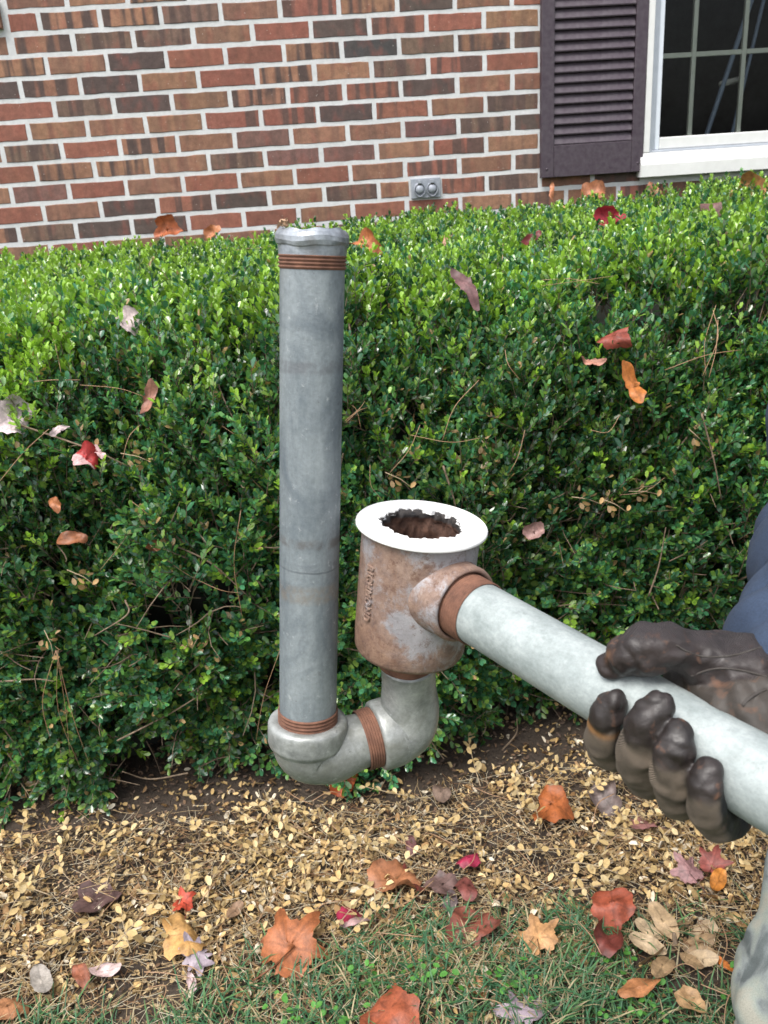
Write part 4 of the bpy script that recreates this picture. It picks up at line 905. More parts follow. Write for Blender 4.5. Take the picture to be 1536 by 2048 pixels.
HL = [(255,655,58,'tulip',(.62,.50,.50),'pale pink crumpled leaf caught on the hedge face left of the upright pipe'), (62,640,50,'tulip',(.42,.27,.27),'dusty pink leaf caught high on the hedge face'),
 (28,845,82,'tulip',(.66,.53,.55),'large pale lavender leaf caught on the hedge'), (170,925,52,'tulip',(.36,.03,.03),'red leaf with pink tip tucked in the hedge face'),
 (335,452,52,'tulip',(.40,.12,.05),'orange red leaf standing on the hedge top by the bricks'), (425,452,42,'round',(.45,.19,.09),'pale orange leaf on the hedge top near the bricks'),
 (735,497,62,'tulip',(.38,.13,.05),'orange curled leaf on the hedge top beside the pipe top'), (890,482,45,'strip',(.48,.22,.18),'pink narrow leaf on the hedge top beyond the pipe'),
 (1045,457,50,'tulip',(.42,.05,.03),'bright red leaf on the hedge top'), (1062,480,46,'oval',(.14,.025,.025),'dark maroon leaf hanging under the bright red one'),
 (1215,440,62,'tulip',(.36,.03,.05),'crimson pointed leaf on the hedge top below the shutter'), (1258,488,50,'round',(.20,.03,.03),'dark red leaf at the hedge top edge'),
 (1512,378,85,'tulip',(.36,.17,.06),'big golden brown leaf on the hedge under the window'), (1420,428,50,'round',(.17,.09,.08),'dark brown leaf on the hedge top below the window'),
 (1190,388,52,'tulip',(.34,.13,.06),'rusty brown leaf on the hedge below the shutter'), (930,582,90,'strip',(.15,.075,.075),'long plum brown leaf hanging on the hedge face'),
 (1236,688,62,'tulip',(.26,.06,.04),'reddish brown leaf hung on the right hedge face'), (1180,727,52,'strip',(.46,.22,.16),'salmon leaf strip on the right hedge face'),
 (1275,772,95,'strip',(.46,.16,.04),'bright orange torn leaf on the right hedge face'), (1100,372,36,'strip',(.50,.20,.10),'small orange leaf upright by the shutter foot'),
 (145,1082,60,'oval',(.24,.09,.04),'rust brown leaf tucked in the shaded left hedge'), (318,1098,46,'oval',(.34,.12,.06),'small copper leaf in the middle of the left hedge'),
 (110,1012,42,'oval',(.32,.12,.05),'copper oval leaf low on the left hedge face'), (300,800,75,'strip',(.30,.14,.10),'brown rose leaf among dark hedge leaves left of the pipe'),
 (1312,375,52,'oval',(.30,.13,.07),'brown oval leaf on the hedge against the window sill'), (1140,412,45,'strip',(.46,.18,.09),'narrow orange leaf on the hedge top right of the outlet'),
 (843,440,36,'round',(.42,.28,.28),'small pinkish leaf on the hedge below the outlet'), (793,465,36,'round',(.40,.33,.32),'small greyish pink leaf near the pipe top on the hedge'),
 (695,1562,72,'tulip',(.40,.09,.03),'fiery orange leaf showing under the lower pipe elbow'), (1070,1070,46,'round',(.36,.22,.20),'small dusty rose leaf in the hedge beside the drum'), (125,868,42,'strip',(.58,.46,.46),'pale pink leaf strip next to the large lavender leaf'), (190,905,44,'strip',(.60,.38,.38),'pink leaf sliver above the red hedge leaf')]
for i, (px, py, sz, kind, col, lab) in enumerate(HL):
    p = hedge_hit(px, py, .042 if py < 520 else .012); d = (p-CPOS).dot(CF); o = fallen_leaf('fallen_leaf', kind, sz/FOC*d*.95, col, 300+i, 1.0, (.6, .38, .38) if i == 3 else None); COL.objects.link(o)
    if p.y > 2.6: p = p - Vector((0, 0, .028))
    vd = (CPOS-p).normalized(); zz = (vd*.75 + Vector((random.gauss(0, .25), 0, .55+random.gauss(0, .2)))).normalized(); tw = random.uniform(0, 6.28) if kind != 'strip' else {17: 0.1, 16: 1.2}.get(i, 1.35+random.gauss(0, .4))
    M = axis_matrix(p, zz, CR*math.cos(tw)-CD*math.sin(tw)); o.matrix_world = M; tag(o, lab, 'leaf', 'tree leaves caught on the hedge')
def whorl():
    p = ground_at(1345, 1905, .0); t = empty('dried_leaf_whorl', p); tag(t, 'dried tan whorl of long leaves fanned out on the grass by the trouser leg', 'dead leaves')
    for k in range(13):
        a = k*2*math.pi/13+random.gauss(0, .14); 
        if k in (3, 9): continue
        o = fallen_leaf('leaf', 'oval', random.uniform(.042, .064), random.choice(((.40, .28, .16), (.46, .34, .21), (.33, .22, .12))), 700+k, .35); COL.objects.link(o); o.parent = t
        rr = random.uniform(.036, .056); o.location = (rr*math.cos(a), rr*math.sin(a), .012+random.random()*.014); o.rotation_euler = (random.gauss(0, .5), random.gauss(-.15, .2), a+random.gauss(0, .2))
    v, f = sweep_vf([(0, 0, .004, .004), (0.005, .003, .016, .0045), (.004, .008, .03, .003)], 8); mesh_obj('stem', v, f, M_BARK, t)
whorl()

# ------------------------------------------------------------------ pine needles
NL = [(445,852,548,938),(462,886,562,958),(462,890,530,985),(300,1090,395,1160),(395,1160,482,1186),(482,1020,484,1232),(560,1300,512,1480),(75,655,222,642),(80,660,210,658),(90,650,122,745),(40,768,160,760),(160,770,285,792),(0,962,98,858),
 (112,1300,186,1548),(112,1300,100,1478),(116,1300,160,1535),(112,1302,140,1510),(1080,572,1228,552),(1085,560,1200,568),(1150,575,1228,502),(1135,560,1190,500),(1432,610,1412,752),(1426,620,1405,752),(1436,640,1418,755),(885,880,958,760),(820,870,960,876),
 (700,808,722,858),(690,842,730,802),(692,845,735,815),(380,508,560,478),(400,512,560,492),(470,520,500,590),(1040,470,1120,410),(1100,430,1160,395),(1440,520,1410,400),(1390,415,1500,370),(620,840,640,700),(245,920,280,850),(840,850,780,945),(1010,700,1040,760),(1240,990,1330,955),(1330,740,1480,700),(230,600,330,560),(620,470,760,440),(990,445,1005,520),(260,1000,330,1080),(200,1140,262,1060),(740,930,765,1000),(1180,860,1240,830),(1050,860,1010,960)]
def needles():
    def one(pts, r, lab, grp):
        v, f = sweep_vf(catmull([(*p, r) for p in pts], 5), 5, 0, 'flat'); v = [Vector(q)-Vector(pts[0]) for q in v]
        o = mesh_obj('pine_needle', v, f, M_NEEDLE, loc=pts[0]); tag(o, lab, 'pine needle', grp)
    for (a, b, c, d) in NL:
        p, q = hedge_hit(a, b, .022), hedge_hit(c, d, .022); mid = (p+q)/2 + CR*random.gauss(0, .009) - CF*.010 + CD*random.gauss(0, .009)
        one((p, mid, q), random.uniform(.0004, .0007), 'long tan pine needle caught across the green hedge', 'pine needles on the hedge')
    for k in range(75):
        x, y = random.uniform(-.75, .9), random.uniform(.92, 1.5); a = random.uniform(0, 6.28); L = random.uniform(.05, .11); z = .022+random.random()*.02
        p = Vector((x, y, z)); q = p + Vector((math.cos(a)*L, math.sin(a)*L, random.gauss(0, .008))); one((p, (p+q)/2+Vector((random.gauss(0, .008), random.gauss(0, .008), .006)), q), random.uniform(.0006, .0009), 'reddish brown pine needle lying on the leaf litter or grass', 'pine needles on the ground')
needles()
# ==PART3==
# ------------------------------------------------------------------ pipe fitting held up in front of the hedge
pipe = empty('pipe_trap', C(614, 1500, 0.77)); tag(pipe, 'galvanised drain trap of upright pipe, two elbows, rusty drum and long pale pipe', 'pipe fitting')
bpy.context.view_layer.update()
PI_ = Matrix.Translation(-Vector(pipe.location))
def pch(o, parent=None):
    if parent is None: o.parent = pipe; o.matrix_parent_inverse = PI_
    else:
        mw = o.matrix_basis.copy(); o.parent = parent; o.matrix_parent_inverse = (PI_.inverted() if False else Matrix()) ; 
    return o
RP = 0.02415
vb, vt = CV(-.065, .1735, .761), CV(-.0527, -.193, .656); vdir = (vt-vb).normalized(); VL = (vt-vb).length
vp = lathe('upright_pipe', [(RP*.82, -.012), (RP, -.012)]+[(RP, VL*k/24) for k in range(25)]+[(RP*.82, VL), (RP*.82, VL-.05)], M_GALV, None, axis_matrix(vb, vdir, -CR), 72); pch(vp)
def thread(M, z0, z1, r, n, mat=M_RUST, taper=0.0):
    prof = []; 
    for k in range(n):
        za, zb = z0+(z1-z0)*k/n, z0+(z1-z0)*(k+1)/n; rr = r-taper*k/n; prof += [(rr+.0001, za), (rr+.0001, za+(zb-za)*.22), (rr+.0012, za+(zb-za)*.50), (rr+.0012, za+(zb-za)*.70), (rr+.0001, zb-1e-5)]
    return lathe('thread', prof, mat, None, M, 72)
Mv = axis_matrix(vb, vdir, -CR)
pch(thread(Mv, -.006, .0065, RP+.0002, 4)); pch(thread(Mv, VL-.0135, VL-.003, RP+.0002, 4))
def capj(j, a, r, z):
    w = math.sin(3*a+.8)+.6*math.sin(7*a+2)
    if j in (3, 4): z += .0007*w; r *= 1+.008*math.sin(5*a)
    if j in (5, 6, 7): r *= 1-.016*math.cos(6*a+.5)+.008*math.sin(11*a); z += .0008*math.sin(4*a)
    if j in (8, 9): z += .0007*math.sin(3*a+1)+.0006*math.sin(8*a); r *= 1+.01*math.sin(5*a+2)
    return r, z
cap = lathe('hammered_coupling', [(RP-.002, -.002), (.0250, -.002), (.0253, .0020), (.0256, .0048), (.0266, .0058), (.0275, .0085), (.0274, .0118), (.0262, .0145), (.0238, .0170), (.0222, .0168), (.0205, .0120), (.0200, -.004)], mat_galv('battered_coupling', (.15, .17, .20), (.37, .40, .44), (.11, .10, .085), .35, (1, 1, 1), .35, .9), None, axis_matrix(vt-vdir*.002, vdir, -CR), 180, capj, False, False); pch(cap)
for k, (a, s, zz) in enumerate(((2.5, .007, .0165), (2.9, .005, .0160))):
    o = fallen_leaf('leaf_scrap', 'oak', s*1.3, (.40, .25, .15), 900+k, 1.3); COL.objects.link(o)
    loc = Mv @ Vector((.0215*math.cos(a-2.3), .0215*math.sin(a-2.3)+.004, VL+zz)); o.location = loc; o.rotation_euler = (.5*k+.3, .7, a); pch(o)
# elbows
def sweep_obj(name, pts, mat, n=40, per=8, caps='flat'):
    P = [(*C(a, b, z), r) for a, b, z, r in pts]; v, f = sweep_vf(catmull(P, per), n, 0, caps); o = mesh_obj(name, v, f, mat); pch(o); return o
e0 = vb - vdir*.001
El = [(.0262, .0015), (.0300, .0022), (.0332, .0008), (.0341, -.0015), (.0343, -.005), (.0342, -.0165), (.0333, -.0195), (.0312, -.0210), (.030, -.024), (.028, -.03)]
pch(lathe('elbow_collar', [(RP-.001, .0012)]+El, M_ELBOW, None, axis_matrix(vb-vdir*.0055, vdir, -CR), 72))
c0 = vb - vdir*.018
def cam_of(p): d = p-CPOS; return (d.dot(CR), d.dot(CD), d.dot(CF))
def PX(p): x, y, z = cam_of(p); return (768+FOC*x/z, 1024+FOC*y/z, z)
q0 = PX(vb-vdir*.016); q1 = PX(vb-vdir*.026)
sweep_obj('elbow', [(*q0, .0300), (*q1, .0303), (628, 1497, .772, .0300), (662, 1499, .775, .0287), (697, 1489, .779, .0256), (722, 1481, .781, .0238), (740, 1476, .783, .0236)], M_ELBOW)
bx0, bx1 = C(700, 1488, .7790), C(762, 1469, .7875); bd = (bx1-bx0).normalized()
pch(thread(axis_matrix(bx0+bd*.0100, bd, -CR), 0, .0155, .0256, 7))
pch(lathe('elbow_collar', [(.0245, -.0005), (.0285, -.0012), (.0305, .0005), (.0312, .003), (.0313, .014), (.0305, .020), (.029, .026)], M_ELBOW, None, axis_matrix(bx0+bd*.0245, bd, -CR), 72))
sweep_obj('elbow', [(760, 1470, .787, .0300), (785, 1462, .790, .0302), (808, 1446, .791, .0293), (818, 1415, .785, .0268), (818, 1380, .774, .0240), (817, 1350, .763, .0232), (817, 1325, .755, .0235)], M_ELBOW)
# drum
da = CDIR(.082, -.93, -.355); dc = CV(.0265, .053, .7303); los = (dc-CPOS).normalized()
front = (-los - da*(-los).dot(da)).normalized(); right = da.cross(front)
MD = Matrix((-right, front, da)).transposed().to_4x4(); MD.translation = dc
drum = lathe('drum', [(.010, -.0660), (.0400, -.0667), (.0445, -.0655), (.0463, -.0620), (.0470, -.05)]+[(.0470+.0008*k/8, -.05+.092*k/8) for k in range(1, 9)]+[(.0479, .0436), (.0405, .0437), (.0400, .03), (.0395, -.03), (.0300, -.045), (.001, -.046)], M_DRUM, None, MD, 96); pch(drum)
def fj(j, a, r, z):
    if j in (0, 1, 7, 8): r += .0012*math.sin(5*a+1)+.0011*math.sin(13*a+2)+.0008*math.sin(29*a)+.0005*math.sin(47*a+2)
    return r, z
pch(lathe('flange', [(.0330, .0440), (.0325, .0440), (.0520, .0440), (.0531, .0447), (.0533, .0457), (.0531, .0467), (.0523, .0476), (.0334, .0478), (.0331, .0470)], M_FLANGE, None, MD, 160, fj, True, False))
def cj(j, a, r, z):
    q = mnoise.noise(Vector((math.cos(a)*5, math.sin(a)*5, j*1.3)))*2.2+mnoise.noise(Vector((math.cos(a)*14, math.sin(a)*14, j*2.7)))*1.2; return r+.0016*q, z+.0012*mnoise.noise(Vector((math.cos(a)*9, math.sin(a)*9, j*3+40)))
    k = math.sin(5*a+1.7*j)+math.sin(11*a+2.3*j)+.7*math.sin(19*a+j*3.1)+.6*math.sin(37*a+5.3*j)+random.uniform(-.7, .7)
    return r+.0011*k, z+.0008*math.sin(23*a+5*j)
pch(lathe('tar_crust', [(.0355, .0462), (.0322, .0462), (.0318, .0425), (.0322, .0385), (.0345, .0360), (.0325, .0300), (.0340, .0240), (.0355, .0150), (.0365, -.010), (.030, -.03), (.001, -.032)], M_CRUST, None, MD, 160, cj))
pch(lathe('thread', [(.0215, -.0645), (.0256, -.0660), (.0256, -.0750), (.0248, -.0760), (.0254, -.0772), (.0246, -.0785), (.0251, -.0800), (.0245, -.0815), (.0248, -.0832), (.0230, -.0842)], M_RUST, None, MD, 64))
# boss and long pipe
pd = CDIR(.589, .309, -.746); MB_ = axis_matrix(dc, pd, CD)
pch(lathe('boss', [(.0350, .0240), (.0338, .0350), (.0322, .0420), (.0313, .0470), (.0310, .0520), (.0312, .0575), (.0306, .0605), (.0292, .0620), (.0276, .0618), (.0268, .0600), (.0262, .0540), (.0240, .0530)], mat_drum('rusty_boss', 0.10), None, MB_, 80))
pch(thread(MB_, .0560, .0790, RP+.0005, 9))
PL = 0.40
M2 = axis_matrix(dc+pd*.056, pd, CD)
pch(lathe('long_pipe', [(RP*.8, .0), (RP-.0008, .0)]+[(RP, .022+(PL-.022)*k/20) for k in range(21)]+[(RP*.82, PL), (RP*.82, PL-.04)], M_GALVL, None, M2, 72))
# cast lettering on the drum
cu = bpy.data.curves.new('lettering', 'FONT'); cu.body = 'RICHMOND'; cu.size = 0.0105; cu.extrude = 0.0008; cu.bevel_depth = 0.0004; cu.bevel_resolution = 1; cu.space_character = 1.12; cu.resolution_u = 4
co_ = bpy.data.objects.new('lettering', cu); COL.objects.link(co_); dg = bpy.context.evaluated_depsgraph_get(); dg.update()
tm = bpy.data.meshes.new_from_object(co_.evaluated_get(dg)); bpy.data.objects.remove(co_, do_unlink=True)
tv = np.zeros(len(tm.vertices)*3); tm.vertices.foreach_get('co', tv); tv = tv.reshape(-1, 3); tw = tv[:, 0].max(); TLEN = .0490; tv[:, 0] *= TLEN/tw; tv[:, 1] *= 1.0
phi = math.radians(-53) + tv[:, 1]/.0474; rad = .0474 + tv[:, 2] + .0004; zz = .020 - tv[:, 0]
tm.vertices.foreach_set('co', np.stack([-np.sin(phi)*rad, np.cos(phi)*rad, zz], -1).astype(np.float32).ravel()); tm.update(); tm.materials.clear(); tm.materials.append(M_DRUM); tm.name = 'lettering'
lo = bpy.data.objects.new('lettering', tm); COL.objects.link(lo); lo.matrix_world = MD; pch(lo)
# raised bar of the cast name plate
V, F = [], []
for i in range(14):
    zz_ = .022-.053*i/13
    for (ph_, r_) in ((-57.5, .0473), (-57.3, .0481), (-56.3, .0481), (-56.0, .0473)):
        a = math.radians(ph_); V.append((-math.sin(a)*r_, math.cos(a)*r_, zz_))
for i in range(13):
    for k in range(3): F.append((i*4+k, i*4+k+1, (i+1)*4+k+1, (i+1)*4+k))
o = mesh_obj('name_plate_edge', V, F, M_DRUM, None, True, M=MD); pch(o)

# ------------------------------------------------------------------ the person holding it
def za(px):           # depth of the long pipe's axis at picture column px
    t = (px-768)/FOC; x0, _, z0 = cam_of(dc); s = (t*z0-x0)/(.589+t*.746)*1.0; return z0-.746*s
def ch_px(rows, k=1.0): return [(*C(a, b, za(a)+dz), r*k) for a, b, dz, r in rows]
FING = {
 'index':  [(1340, 1400, .048, .0130), (1268, 1478, .034, .0125), (1226, 1508, .002, .0122), (1206, 1478, -.026, .0120), (1212, 1432, -.038, .0110), (1228, 1404, -.039, .0088)],
 'middle': [(1390, 1432, .048, .0135), (1335, 1530, .034, .0132), (1296, 1556, .000, .0134), (1276, 1512, -.030, .0134), (1294, 1448, -.041, .0122), (1318, 1408, -.040, .0090)],
 'ring':   [(1440, 1472, .048, .0125), (1398, 1578, .034, .0122), (1362, 1602, .000, .0124), (1343, 1560, -.029, .0122), (1348, 1502, -.040, .0116), (1356, 1468, -.038, .0088)],
 'pinky':  [(1490, 1522, .046, .0115), (1468, 1620, .032, .0115), (1438, 1645, .000, .0118), (1416, 1615, -.026, .0115), (1410, 1572, -.035, .0110), (1416, 1546, -.034, .0085)],
 'thumb':  [(1226, 1327, -.022, .0090), (1250, 1314, -.020, .0128), (1285, 1300, -.016, .0158), (1325, 1296, -.006, .0150), (1372, 1306, .010, .0150), (1425, 1322, .026, .0195), (1490, 1345, .040, .0250), (1560, 1352, .062, .0300)],
 'palm':   [(1400, 1372, .040, .0230), (1450, 1402, .038, .0300), (1510, 1432, .038, .0340), (1560, 1430, .050, .0340), (1600, 1390, .075, .0330)],
 'palm2':  [(1420, 1430, .052, .0230), (1480, 1480, .052, .0270), (1530, 1500, .056, .0280), (1590, 1420, .078, .0320)]}
person_loc = Vector((.74, .98, 0.0))
SH_R, SH_L = Vector((.64, .98, 1.29)), Vector((1.00, .97, 1.30))
WR = C(1590, 1350, za(1590)+.075); EL_R = C(1760, 880, .80)
EL_L, WR_L = Vector((1.03, .93, 1.01)), Vector((1.02, .80, .76))
def sw(pts, n=16, per=6): return sweep_vf(catmull(pts, per), n, 0, 'round')
def T(*a): return [(*p, r) for p, r in a]
pelv = Vector((.75, 1.00, .86)); kn_r = Vector((.735, .955, .46)); an_r = C(1588, 2020, 1.20); kn_l = Vector((.93, .93, .46)); an_l = Vector((.98, .99, .09))
body = remesh('person', [
    sw(T((pelv+Vector((.04, 0, 0)), .11), (Vector((.79, .99, 1.05)), .11), (Vector((.79, .98, 1.20)), .115), (Vector((.78, .975, 1.32)), .08)), 20),
    sw(T((Vector((.75, .97, 1.33)), .056), (Vector((.742, .945, 1.45)), .054)), 16),
    sw(T((Vector((.735, .925, 1.47)), .062), (Vector((.735, .925, 1.54)), .078), (Vector((.735, .935, 1.60)), .074)), 20),
    sw(T((Vector((.730, .845, 1.520)), .010), (Vector((.730, .838, 1.500)), .013)), 10), sw(T((Vector((.655, .935, 1.53)), .012), (Vector((.652, .94, 1.50)), .012)), 8), sw(T((Vector((.815, .935, 1.53)), .012), (Vector((.818, .94, 1.50)), .012)), 8),
    sw(T((SH_R, .034), (SH_R*.5+EL_R*.5, .030), (SH_R*.1+EL_R*.9, .028), (EL_R, .026), (EL_R*.9+WR*.1, .026), (EL_R*.5+WR*.5, .026), (WR, .024))), sw(T((SH_L, .05), (EL_L, .036), (WR_L, .026), (WR_L+Vector((-.01, -.03, -.09)), .024))),
    sw(T((SH_R, .040), (Vector((.80, .975, 1.31)), .06), (SH_L, .045))),
    sw(T((pelv+Vector((-.07, 0, -.02)), .085), (kn_r, .055), (an_r, .038))), sw(T((pelv+Vector((.08, 0, -.02)), .085), (kn_l, .055), (an_l, .038)))], .008, M_SKIN, None, 5)
tag(body, 'person in blue sweatshirt, camouflage trousers and dark work gloves gripping the long pipe', 'person')
def bch(o): o.parent = body; return o
fore = (EL_R-WR); fl = fore.length; fd = fore.normalized()
def sleeve(W_, E_, S_):
    pts = []; d = (E_-W_); L = d.length
    prof = [(0.02, .044), (.06, .049), (.10, .0505), (.16, .0500), (.21, .0480), (.245, .0470), (.29, .0490), (.35, .0530), (.43, .0550), (.50, .0540), (.56, .0530), (.61, .0545), (.70, .057), (.80, .057), (.90, .055), (1.0, .058)]
    for f, r in prof: pts.append((*(W_+d*f + CR*(.004*math.sin(9*f)) ), r))
    d2 = S_-E_
    for f, r in ((.25, .062), (.5, .066), (.75, .070), (1.0, .072)): pts.append((*(E_+d2*f), r))
    return sweep_vf(catmull(pts, 4), 28, 0, 'round')
cuff0 = WR + fd*.0
sweat = remesh('sweatshirt', [
    sw(T((Vector((.815, .995, .90)), .175), (Vector((.815, .985, 1.02)), .185), (Vector((.815, .98, 1.15)), .178), (Vector((.815, .98, 1.26)), .155), (Vector((.80, .975, 1.35)), .085)), 28),
    sw(T((Vector((.738, .995, .86)), .17), (Vector((.738, .985, 1.02)), .178), (Vector((.738, .98, 1.16)), .168), (Vector((.738, .98, 1.28)), .12)), 28), sw(T((Vector((.82, .995, .92)), .17), (Vector((.82, .985, 1.1)), .17), (Vector((.82, .98, 1.26)), .12)), 24),
    sw(T((SH_R, .075), (Vector((.75, .975, 1.34)), .085), (SH_L, .075)), 20), sw(T((Vector((.75, .98, 1.38)), .078), (Vector((.75, 1.02, 1.42)), .075)), 20),
    sleeve(WR-fd*.015, EL_R, SH_R), sleeve(WR_L, EL_L, SH_L)], .0052, M_SWEAT, None, 2); bch(sweat)
me = sweat.data; v = np.zeros(len(me.vertices)*3, np.float32); me.vertices.foreach_get('co', v); v = v.reshape(-1, 3)
nn = np.zeros(len(me.vertices)*3, np.float32); me.vertices.foreach_get('normal', nn); nn = nn.reshape(-1, 3)
def cloth_folds(v, nn, amp, sc):
    d = np.array([abs(mnoise.noise(Vector((p[0]*sc, p[1]*sc, p[2]*sc*.55))))*1.6 + .5*mnoise.noise(Vector((p[0]*sc*2.3+9, p[1]*sc*2.3, p[2]*sc*1.6))) for p in v])
    return nn*((d-.35)*amp)[:, None]
disp = cloth_folds(v, nn, .0075, 14)
# bunched folds of the right forearm
w0, w1 = np.array(WR-fd*.015), np.array(EL_R); ax = (w1-w0)/np.linalg.norm(w1-w0); rel = v-w0; u = rel@ax; rad_ = rel-u[:, None]*ax; rr_ = np.linalg.norm(rad_, axis=1)
near = np.clip((.09-rr_)/.02, 0, 1)*np.clip((u+.03)/.03, 0, 1)*np.clip((.22-u)/.04, 0, 1)
ea = np.array(CR)-ax*(np.array(CR)@ax); ea /= np.linalg.norm(ea); eb = np.cross(ax, ea); ang = np.arctan2(rad_@eb, rad_@ea)
ph_ = u*62+1.1*np.sin(ang+.6)+.5*np.sin(2*ang+1); fold_ = np.abs(np.sin(ph_))**.55-.72
ph2 = u*150+1.7*np.sin(ang*2+2)+ang; fold_ = fold_ + .22*(np.abs(np.sin(ph2))**.6-.7)
disp = disp + nn*(fold_*.0105*near)[:, None]
me.vertices.foreach_set('co', (v+disp).astype(np.float32).ravel()); me.update()
tr = remesh('trousers', [
    sw(T((Vector((.79, 1.0, .88)), .130), (pelv+Vector((.04, 0, -.04)), .145), (Vector((.78, 1.0, .76)), .12)), 24),
    sw(T((pelv+Vector((-.02, 0, -.06)), .110), (pelv*.45+kn_r*.55+Vector((.02, 0, 0)), .100), (kn_r, .088), (kn_r*.55+an_r*.45, .083), (kn_r*.25+an_r*.75, .078), (kn_r*.12+an_r*.88, .086), (an_r, .080), (an_r-Vector((0, 0, .03)), .074)), 24),
    sw(T((pelv+Vector((.08, 0, -.02)), .115), (pelv*.45+kn_l*.55, .105), (kn_l, .088), (kn_l*.4+an_l*.6, .080), (an_l+Vector((0, 0, .02)), .082)), 24)], .007, M_CAMO, None, 3); bch(tr)
me = tr.data; v = np.zeros(len(me.vertices)*3, np.float32); me.vertices.foreach_get('co', v); v = v.reshape(-1, 3); nn = np.zeros(len(me.vertices)*3, np.float32); me.vertices.foreach_get('normal', nn); nn = nn.reshape(-1, 3)
me.vertices.foreach_set('co', (v+cloth_folds(v, nn, .016, 13)).astype(np.float32).ravel()); me.update()
for an in (an_r, an_l):
    g = Vector((an.x, an.y, 0)); bch(remesh('boot', [sw([(*(g+Vector((0, .02, .17))), .050), (*(g+Vector((0, .02, .09))), .050), (*(g+Vector((0, .03, .055))), .045)], 16), sw([(*(g+Vector((0, .055, .042))), .038), (*(g+Vector((0, -.04, .045))), .044), (*(g+Vector((-.01, -.13, .038))), .040), (*(g+Vector((-.012, -.17, .032))), .030)], 16)], .006, M_BOOT, None, 4))
bch(remesh('knit_cap', [sw(T((Vector((.735, .935, 1.575)), .084), (Vector((.735, .94, 1.61)), .080), (Vector((.735, .945, 1.64)), .06)), 24)], .006, M_BOOT, None, 3))
for sx in (-1, 1):
    bch(mesh_obj('eye', *sweep_vf([(.733+sx*.028, .8535, 1.545, .009), (.733+sx*.028, .852, 1.545, .009)], 12), M_BLACK))
bch(mesh_obj('mouth', *sweep_vf(catmull([(.71, .862, 1.462, .004), (.733, .855, 1.460, .005), (.756, .862, 1.462, .004)], 4), 8), M_PEEL))
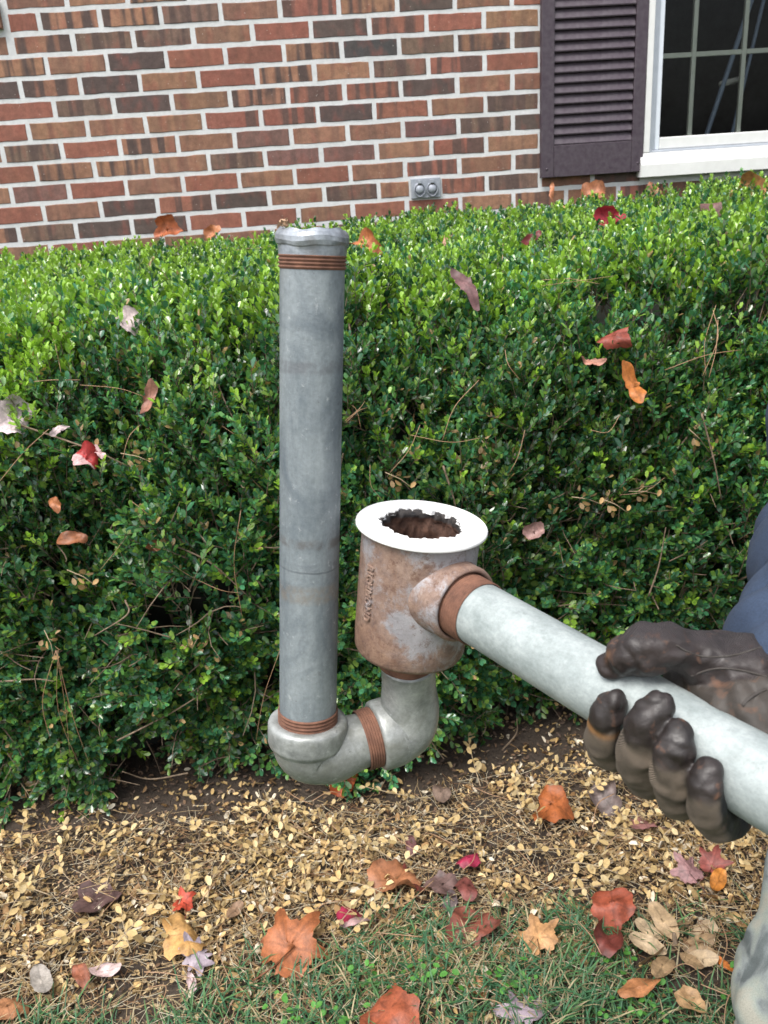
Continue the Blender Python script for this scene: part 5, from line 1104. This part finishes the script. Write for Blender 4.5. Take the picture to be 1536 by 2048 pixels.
# gloves
CHN = {k: catmull(ch_px(r, .93 if k in ('index', 'middle', 'ring', 'pinky') else 1.0), 8) for k, r in FING.items()}
wristc = [(*C(1560, 1395, za(1560)+.060), .036), (*C(1600, 1365, za(1600)+.078), .037), (*(WR+fd*.03), .036)]
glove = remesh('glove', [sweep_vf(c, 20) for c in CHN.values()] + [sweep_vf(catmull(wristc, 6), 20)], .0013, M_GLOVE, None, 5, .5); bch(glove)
def paint_glove():
    me = glove.data; n = len(me.vertices); v = np.zeros(n*3, np.float32); me.vertices.foreach_get('co', v); v = v.reshape(-1, 3); nn = np.zeros(n*3, np.float32); me.vertices.foreach_get('normal', nn); nn = nn.reshape(-1, 3)
    col = np.tile(np.array([.030, .022, .021]), (n, 1)); knit = np.zeros(n); best = np.full(n, 1e9); bt = np.zeros(n); bk = np.zeros(n, int); bc = np.zeros((n, 3))
    for ki, (k, c) in enumerate(CHN.items()):
        c = np.array([tuple(q) for q in c]); P = c[:, :3]; R = c[:, 3]
        for a0 in range(0, n, 20000):
            d = np.linalg.norm(v[a0:a0+20000, None]-P[None], axis=2)-R[None]*.9; j = d.argmin(1); dm = d[np.arange(len(j)), j]; b = dm < best[a0:a0+20000]
            ix = np.arange(a0, min(a0+20000, n))[b]; best[ix] = dm[b]; bt[ix] = j[b]/(len(P)-1); bk[ix] = ki; bc[ix] = P[j[b]]
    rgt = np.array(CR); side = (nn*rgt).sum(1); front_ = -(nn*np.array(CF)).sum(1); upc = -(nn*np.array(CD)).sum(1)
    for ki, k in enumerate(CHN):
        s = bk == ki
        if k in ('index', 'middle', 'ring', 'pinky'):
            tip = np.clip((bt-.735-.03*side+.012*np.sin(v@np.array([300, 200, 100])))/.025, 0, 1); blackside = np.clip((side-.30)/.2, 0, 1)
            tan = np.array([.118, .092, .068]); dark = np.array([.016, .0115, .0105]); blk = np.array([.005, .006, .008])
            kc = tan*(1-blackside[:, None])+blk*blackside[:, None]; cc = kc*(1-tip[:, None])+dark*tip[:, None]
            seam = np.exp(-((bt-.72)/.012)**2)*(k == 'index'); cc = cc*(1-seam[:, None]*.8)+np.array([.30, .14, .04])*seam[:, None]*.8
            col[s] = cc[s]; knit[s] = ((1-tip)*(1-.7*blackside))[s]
        elif k == 'thumb':
            up_ = np.clip((upc-.35)/.25, 0, 1); lead = np.array([.018, .012, .011]); kn = np.array([.022, .017, .018]); cc = lead*(1-up_[:, None])+kn*up_[:, None]
            sc = np.exp(-((bt-.12)/.05)**2)*np.exp(-((upc-.15)/.16)**2); cc = cc+np.array([.20, .085, .03])*sc[:, None]*.7
            col[s] = cc[s]; knit[s] = (up_*np.clip((bt-.2)/.2, 0, 1)*.7)[s]
        else:
            pc = np.array([.030, .0235, .0185]); col[s] = pc; knit[s] = .12
    far = best > .006; col[far] = np.array([.034, .025, .025]); knit[far] = .5
    # soften the borders
    nm = len(me.edges); e = np.zeros(nm*2, np.int32); me.edges.foreach_get('vertices', e); e = e.reshape(-1, 2)
    A = np.concatenate([col, knit[:, None]], 1)
    for _ in range(3):
        acc = A.copy(); cnt = np.ones(n); np.add.at(acc, e[:, 0], A[e[:, 1]]); np.add.at(acc, e[:, 1], A[e[:, 0]]); np.add.at(cnt, e[:, 0], 1); np.add.at(cnt, e[:, 1], 1); A = acc/cnt[:, None]
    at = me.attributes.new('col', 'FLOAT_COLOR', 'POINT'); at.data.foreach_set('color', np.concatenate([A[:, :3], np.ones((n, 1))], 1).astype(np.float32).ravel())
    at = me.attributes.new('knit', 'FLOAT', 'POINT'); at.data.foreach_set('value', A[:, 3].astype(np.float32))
    # wrinkles
    w = .0007*np.sin(v@np.array([260, -140, 190])+1.5*np.sin(v@np.array([90, 120, -60])))*(bk >= 4)+.00018*np.sin(v@np.array([420, 260, -300]))+.0009*np.sin(v@np.array([150, 90, -130])+2*np.sin(v@np.array([80, -60, 110])))
    kn_ = A[:, 3]
    cr = np.array([.0030*(abs(mnoise.noise(Vector((p[0]*62, p[1]*62, p[2]*62))))-.16)+.0009*mnoise.noise(Vector((p[0]*170, p[1]*170, p[2]*170))) for p in v.tolist()])
    w = w + cr*(1-.55*kn_)
    me.vertices.foreach_set('co', (v+nn*w[:, None]).astype(np.float32).ravel()); me.update()
paint_glove()
hl = WR_L
lg = remesh('glove', [sw(T((hl+Vector((0, .02, .03)), .034), (hl+Vector((-.005, -.02, -.05)), .034), (hl+Vector((-.008, -.035, -.09)), .030)), 16)] + [sw(T((hl+Vector((-.02+.0, -.055+.022*k, -.085)), .011), (hl+Vector((-.03, -.062+.022*k, -.125)), .011), (hl+Vector((-.045, -.06+.022*k, -.150-.006*(k in (1, 2)))), .010), (hl+Vector((-.065, -.058+.022*k, -.155)), .0085)), 10) for k in range(4)] + [sw(T((hl+Vector((-.02, -.05, -.03)), .013), (hl+Vector((-.045, -.075, -.06)), .012), (hl+Vector((-.05, -.085, -.095)), .010)), 10)], .003, M_BOOT, None, 4); bch(lg)
# stitched seams on the holding glove
M_SEAM = mat_paint('glove_seam', (.022, .016, .012, 1), .8, .03, 300, .3)
def seam(rows, r):
    from mathutils.bvhtree import BVHTree
    bvh = seam.b
    P = []
    for a, b in rows:
        d = ray(a, b); hit = bvh.ray_cast(CPOS, d.normalized())
        if hit[0] is not None: P.append((*(hit[0]+hit[1]*r*.2), r))
    if len(P) > 2:
        v_, f_ = sweep_vf(catmull(P, 5), 8, 0, 'flat'); o = mesh_obj('seam', v_, f_, M_SEAM); o.parent = glove
from mathutils.bvhtree import BVHTree
seam.b = BVHTree.FromPolygons([tuple(q.co) for q in glove.data.vertices], [tuple(p.vertices) for p in glove.data.polygons])
seam([(1382, 1352), (1400, 1345), (1425, 1338), (1455, 1337), (1490, 1342), (1520, 1350), (1534, 1354)], .0007)
seam([(1485, 1412), (1500, 1396), (1518, 1385), (1534, 1378)], .0010)
seam([(1352, 1290), (1372, 1302), (1400, 1312), (1430, 1314), (1470, 1310), (1505, 1300), (1530, 1292)], .0006)

# ------------------------------------------------------------------ parts of parts
bpy.context.view_layer.update()
def regroup(child, parent):
    child.parent = parent; child.matrix_parent_inverse = parent.matrix_world.inverted()
kids = {}
for o in pipe.children: kids.setdefault(o.name.split('.')[0], []).append(o)
dr = kids['drum'][0]
for nm in ('flange', 'tar_crust', 'boss', 'lettering', 'name_plate_edge'):
    for o in kids[nm]: regroup(o, dr)
el = kids['elbow']; ec = kids['elbow_collar']
for a, b in zip(ec, el): regroup(a, b)
th = kids['thread']; regroup(th[0], kids['upright_pipe'][0]); regroup(th[1], kids['upright_pipe'][0]); regroup(th[2], el[0]); regroup(th[3], el[1]); regroup(th[4], kids['long_pipe'][0])
for o in kids.get('leaf_scrap', []): regroup(o, kids['hammered_coupling'][0])
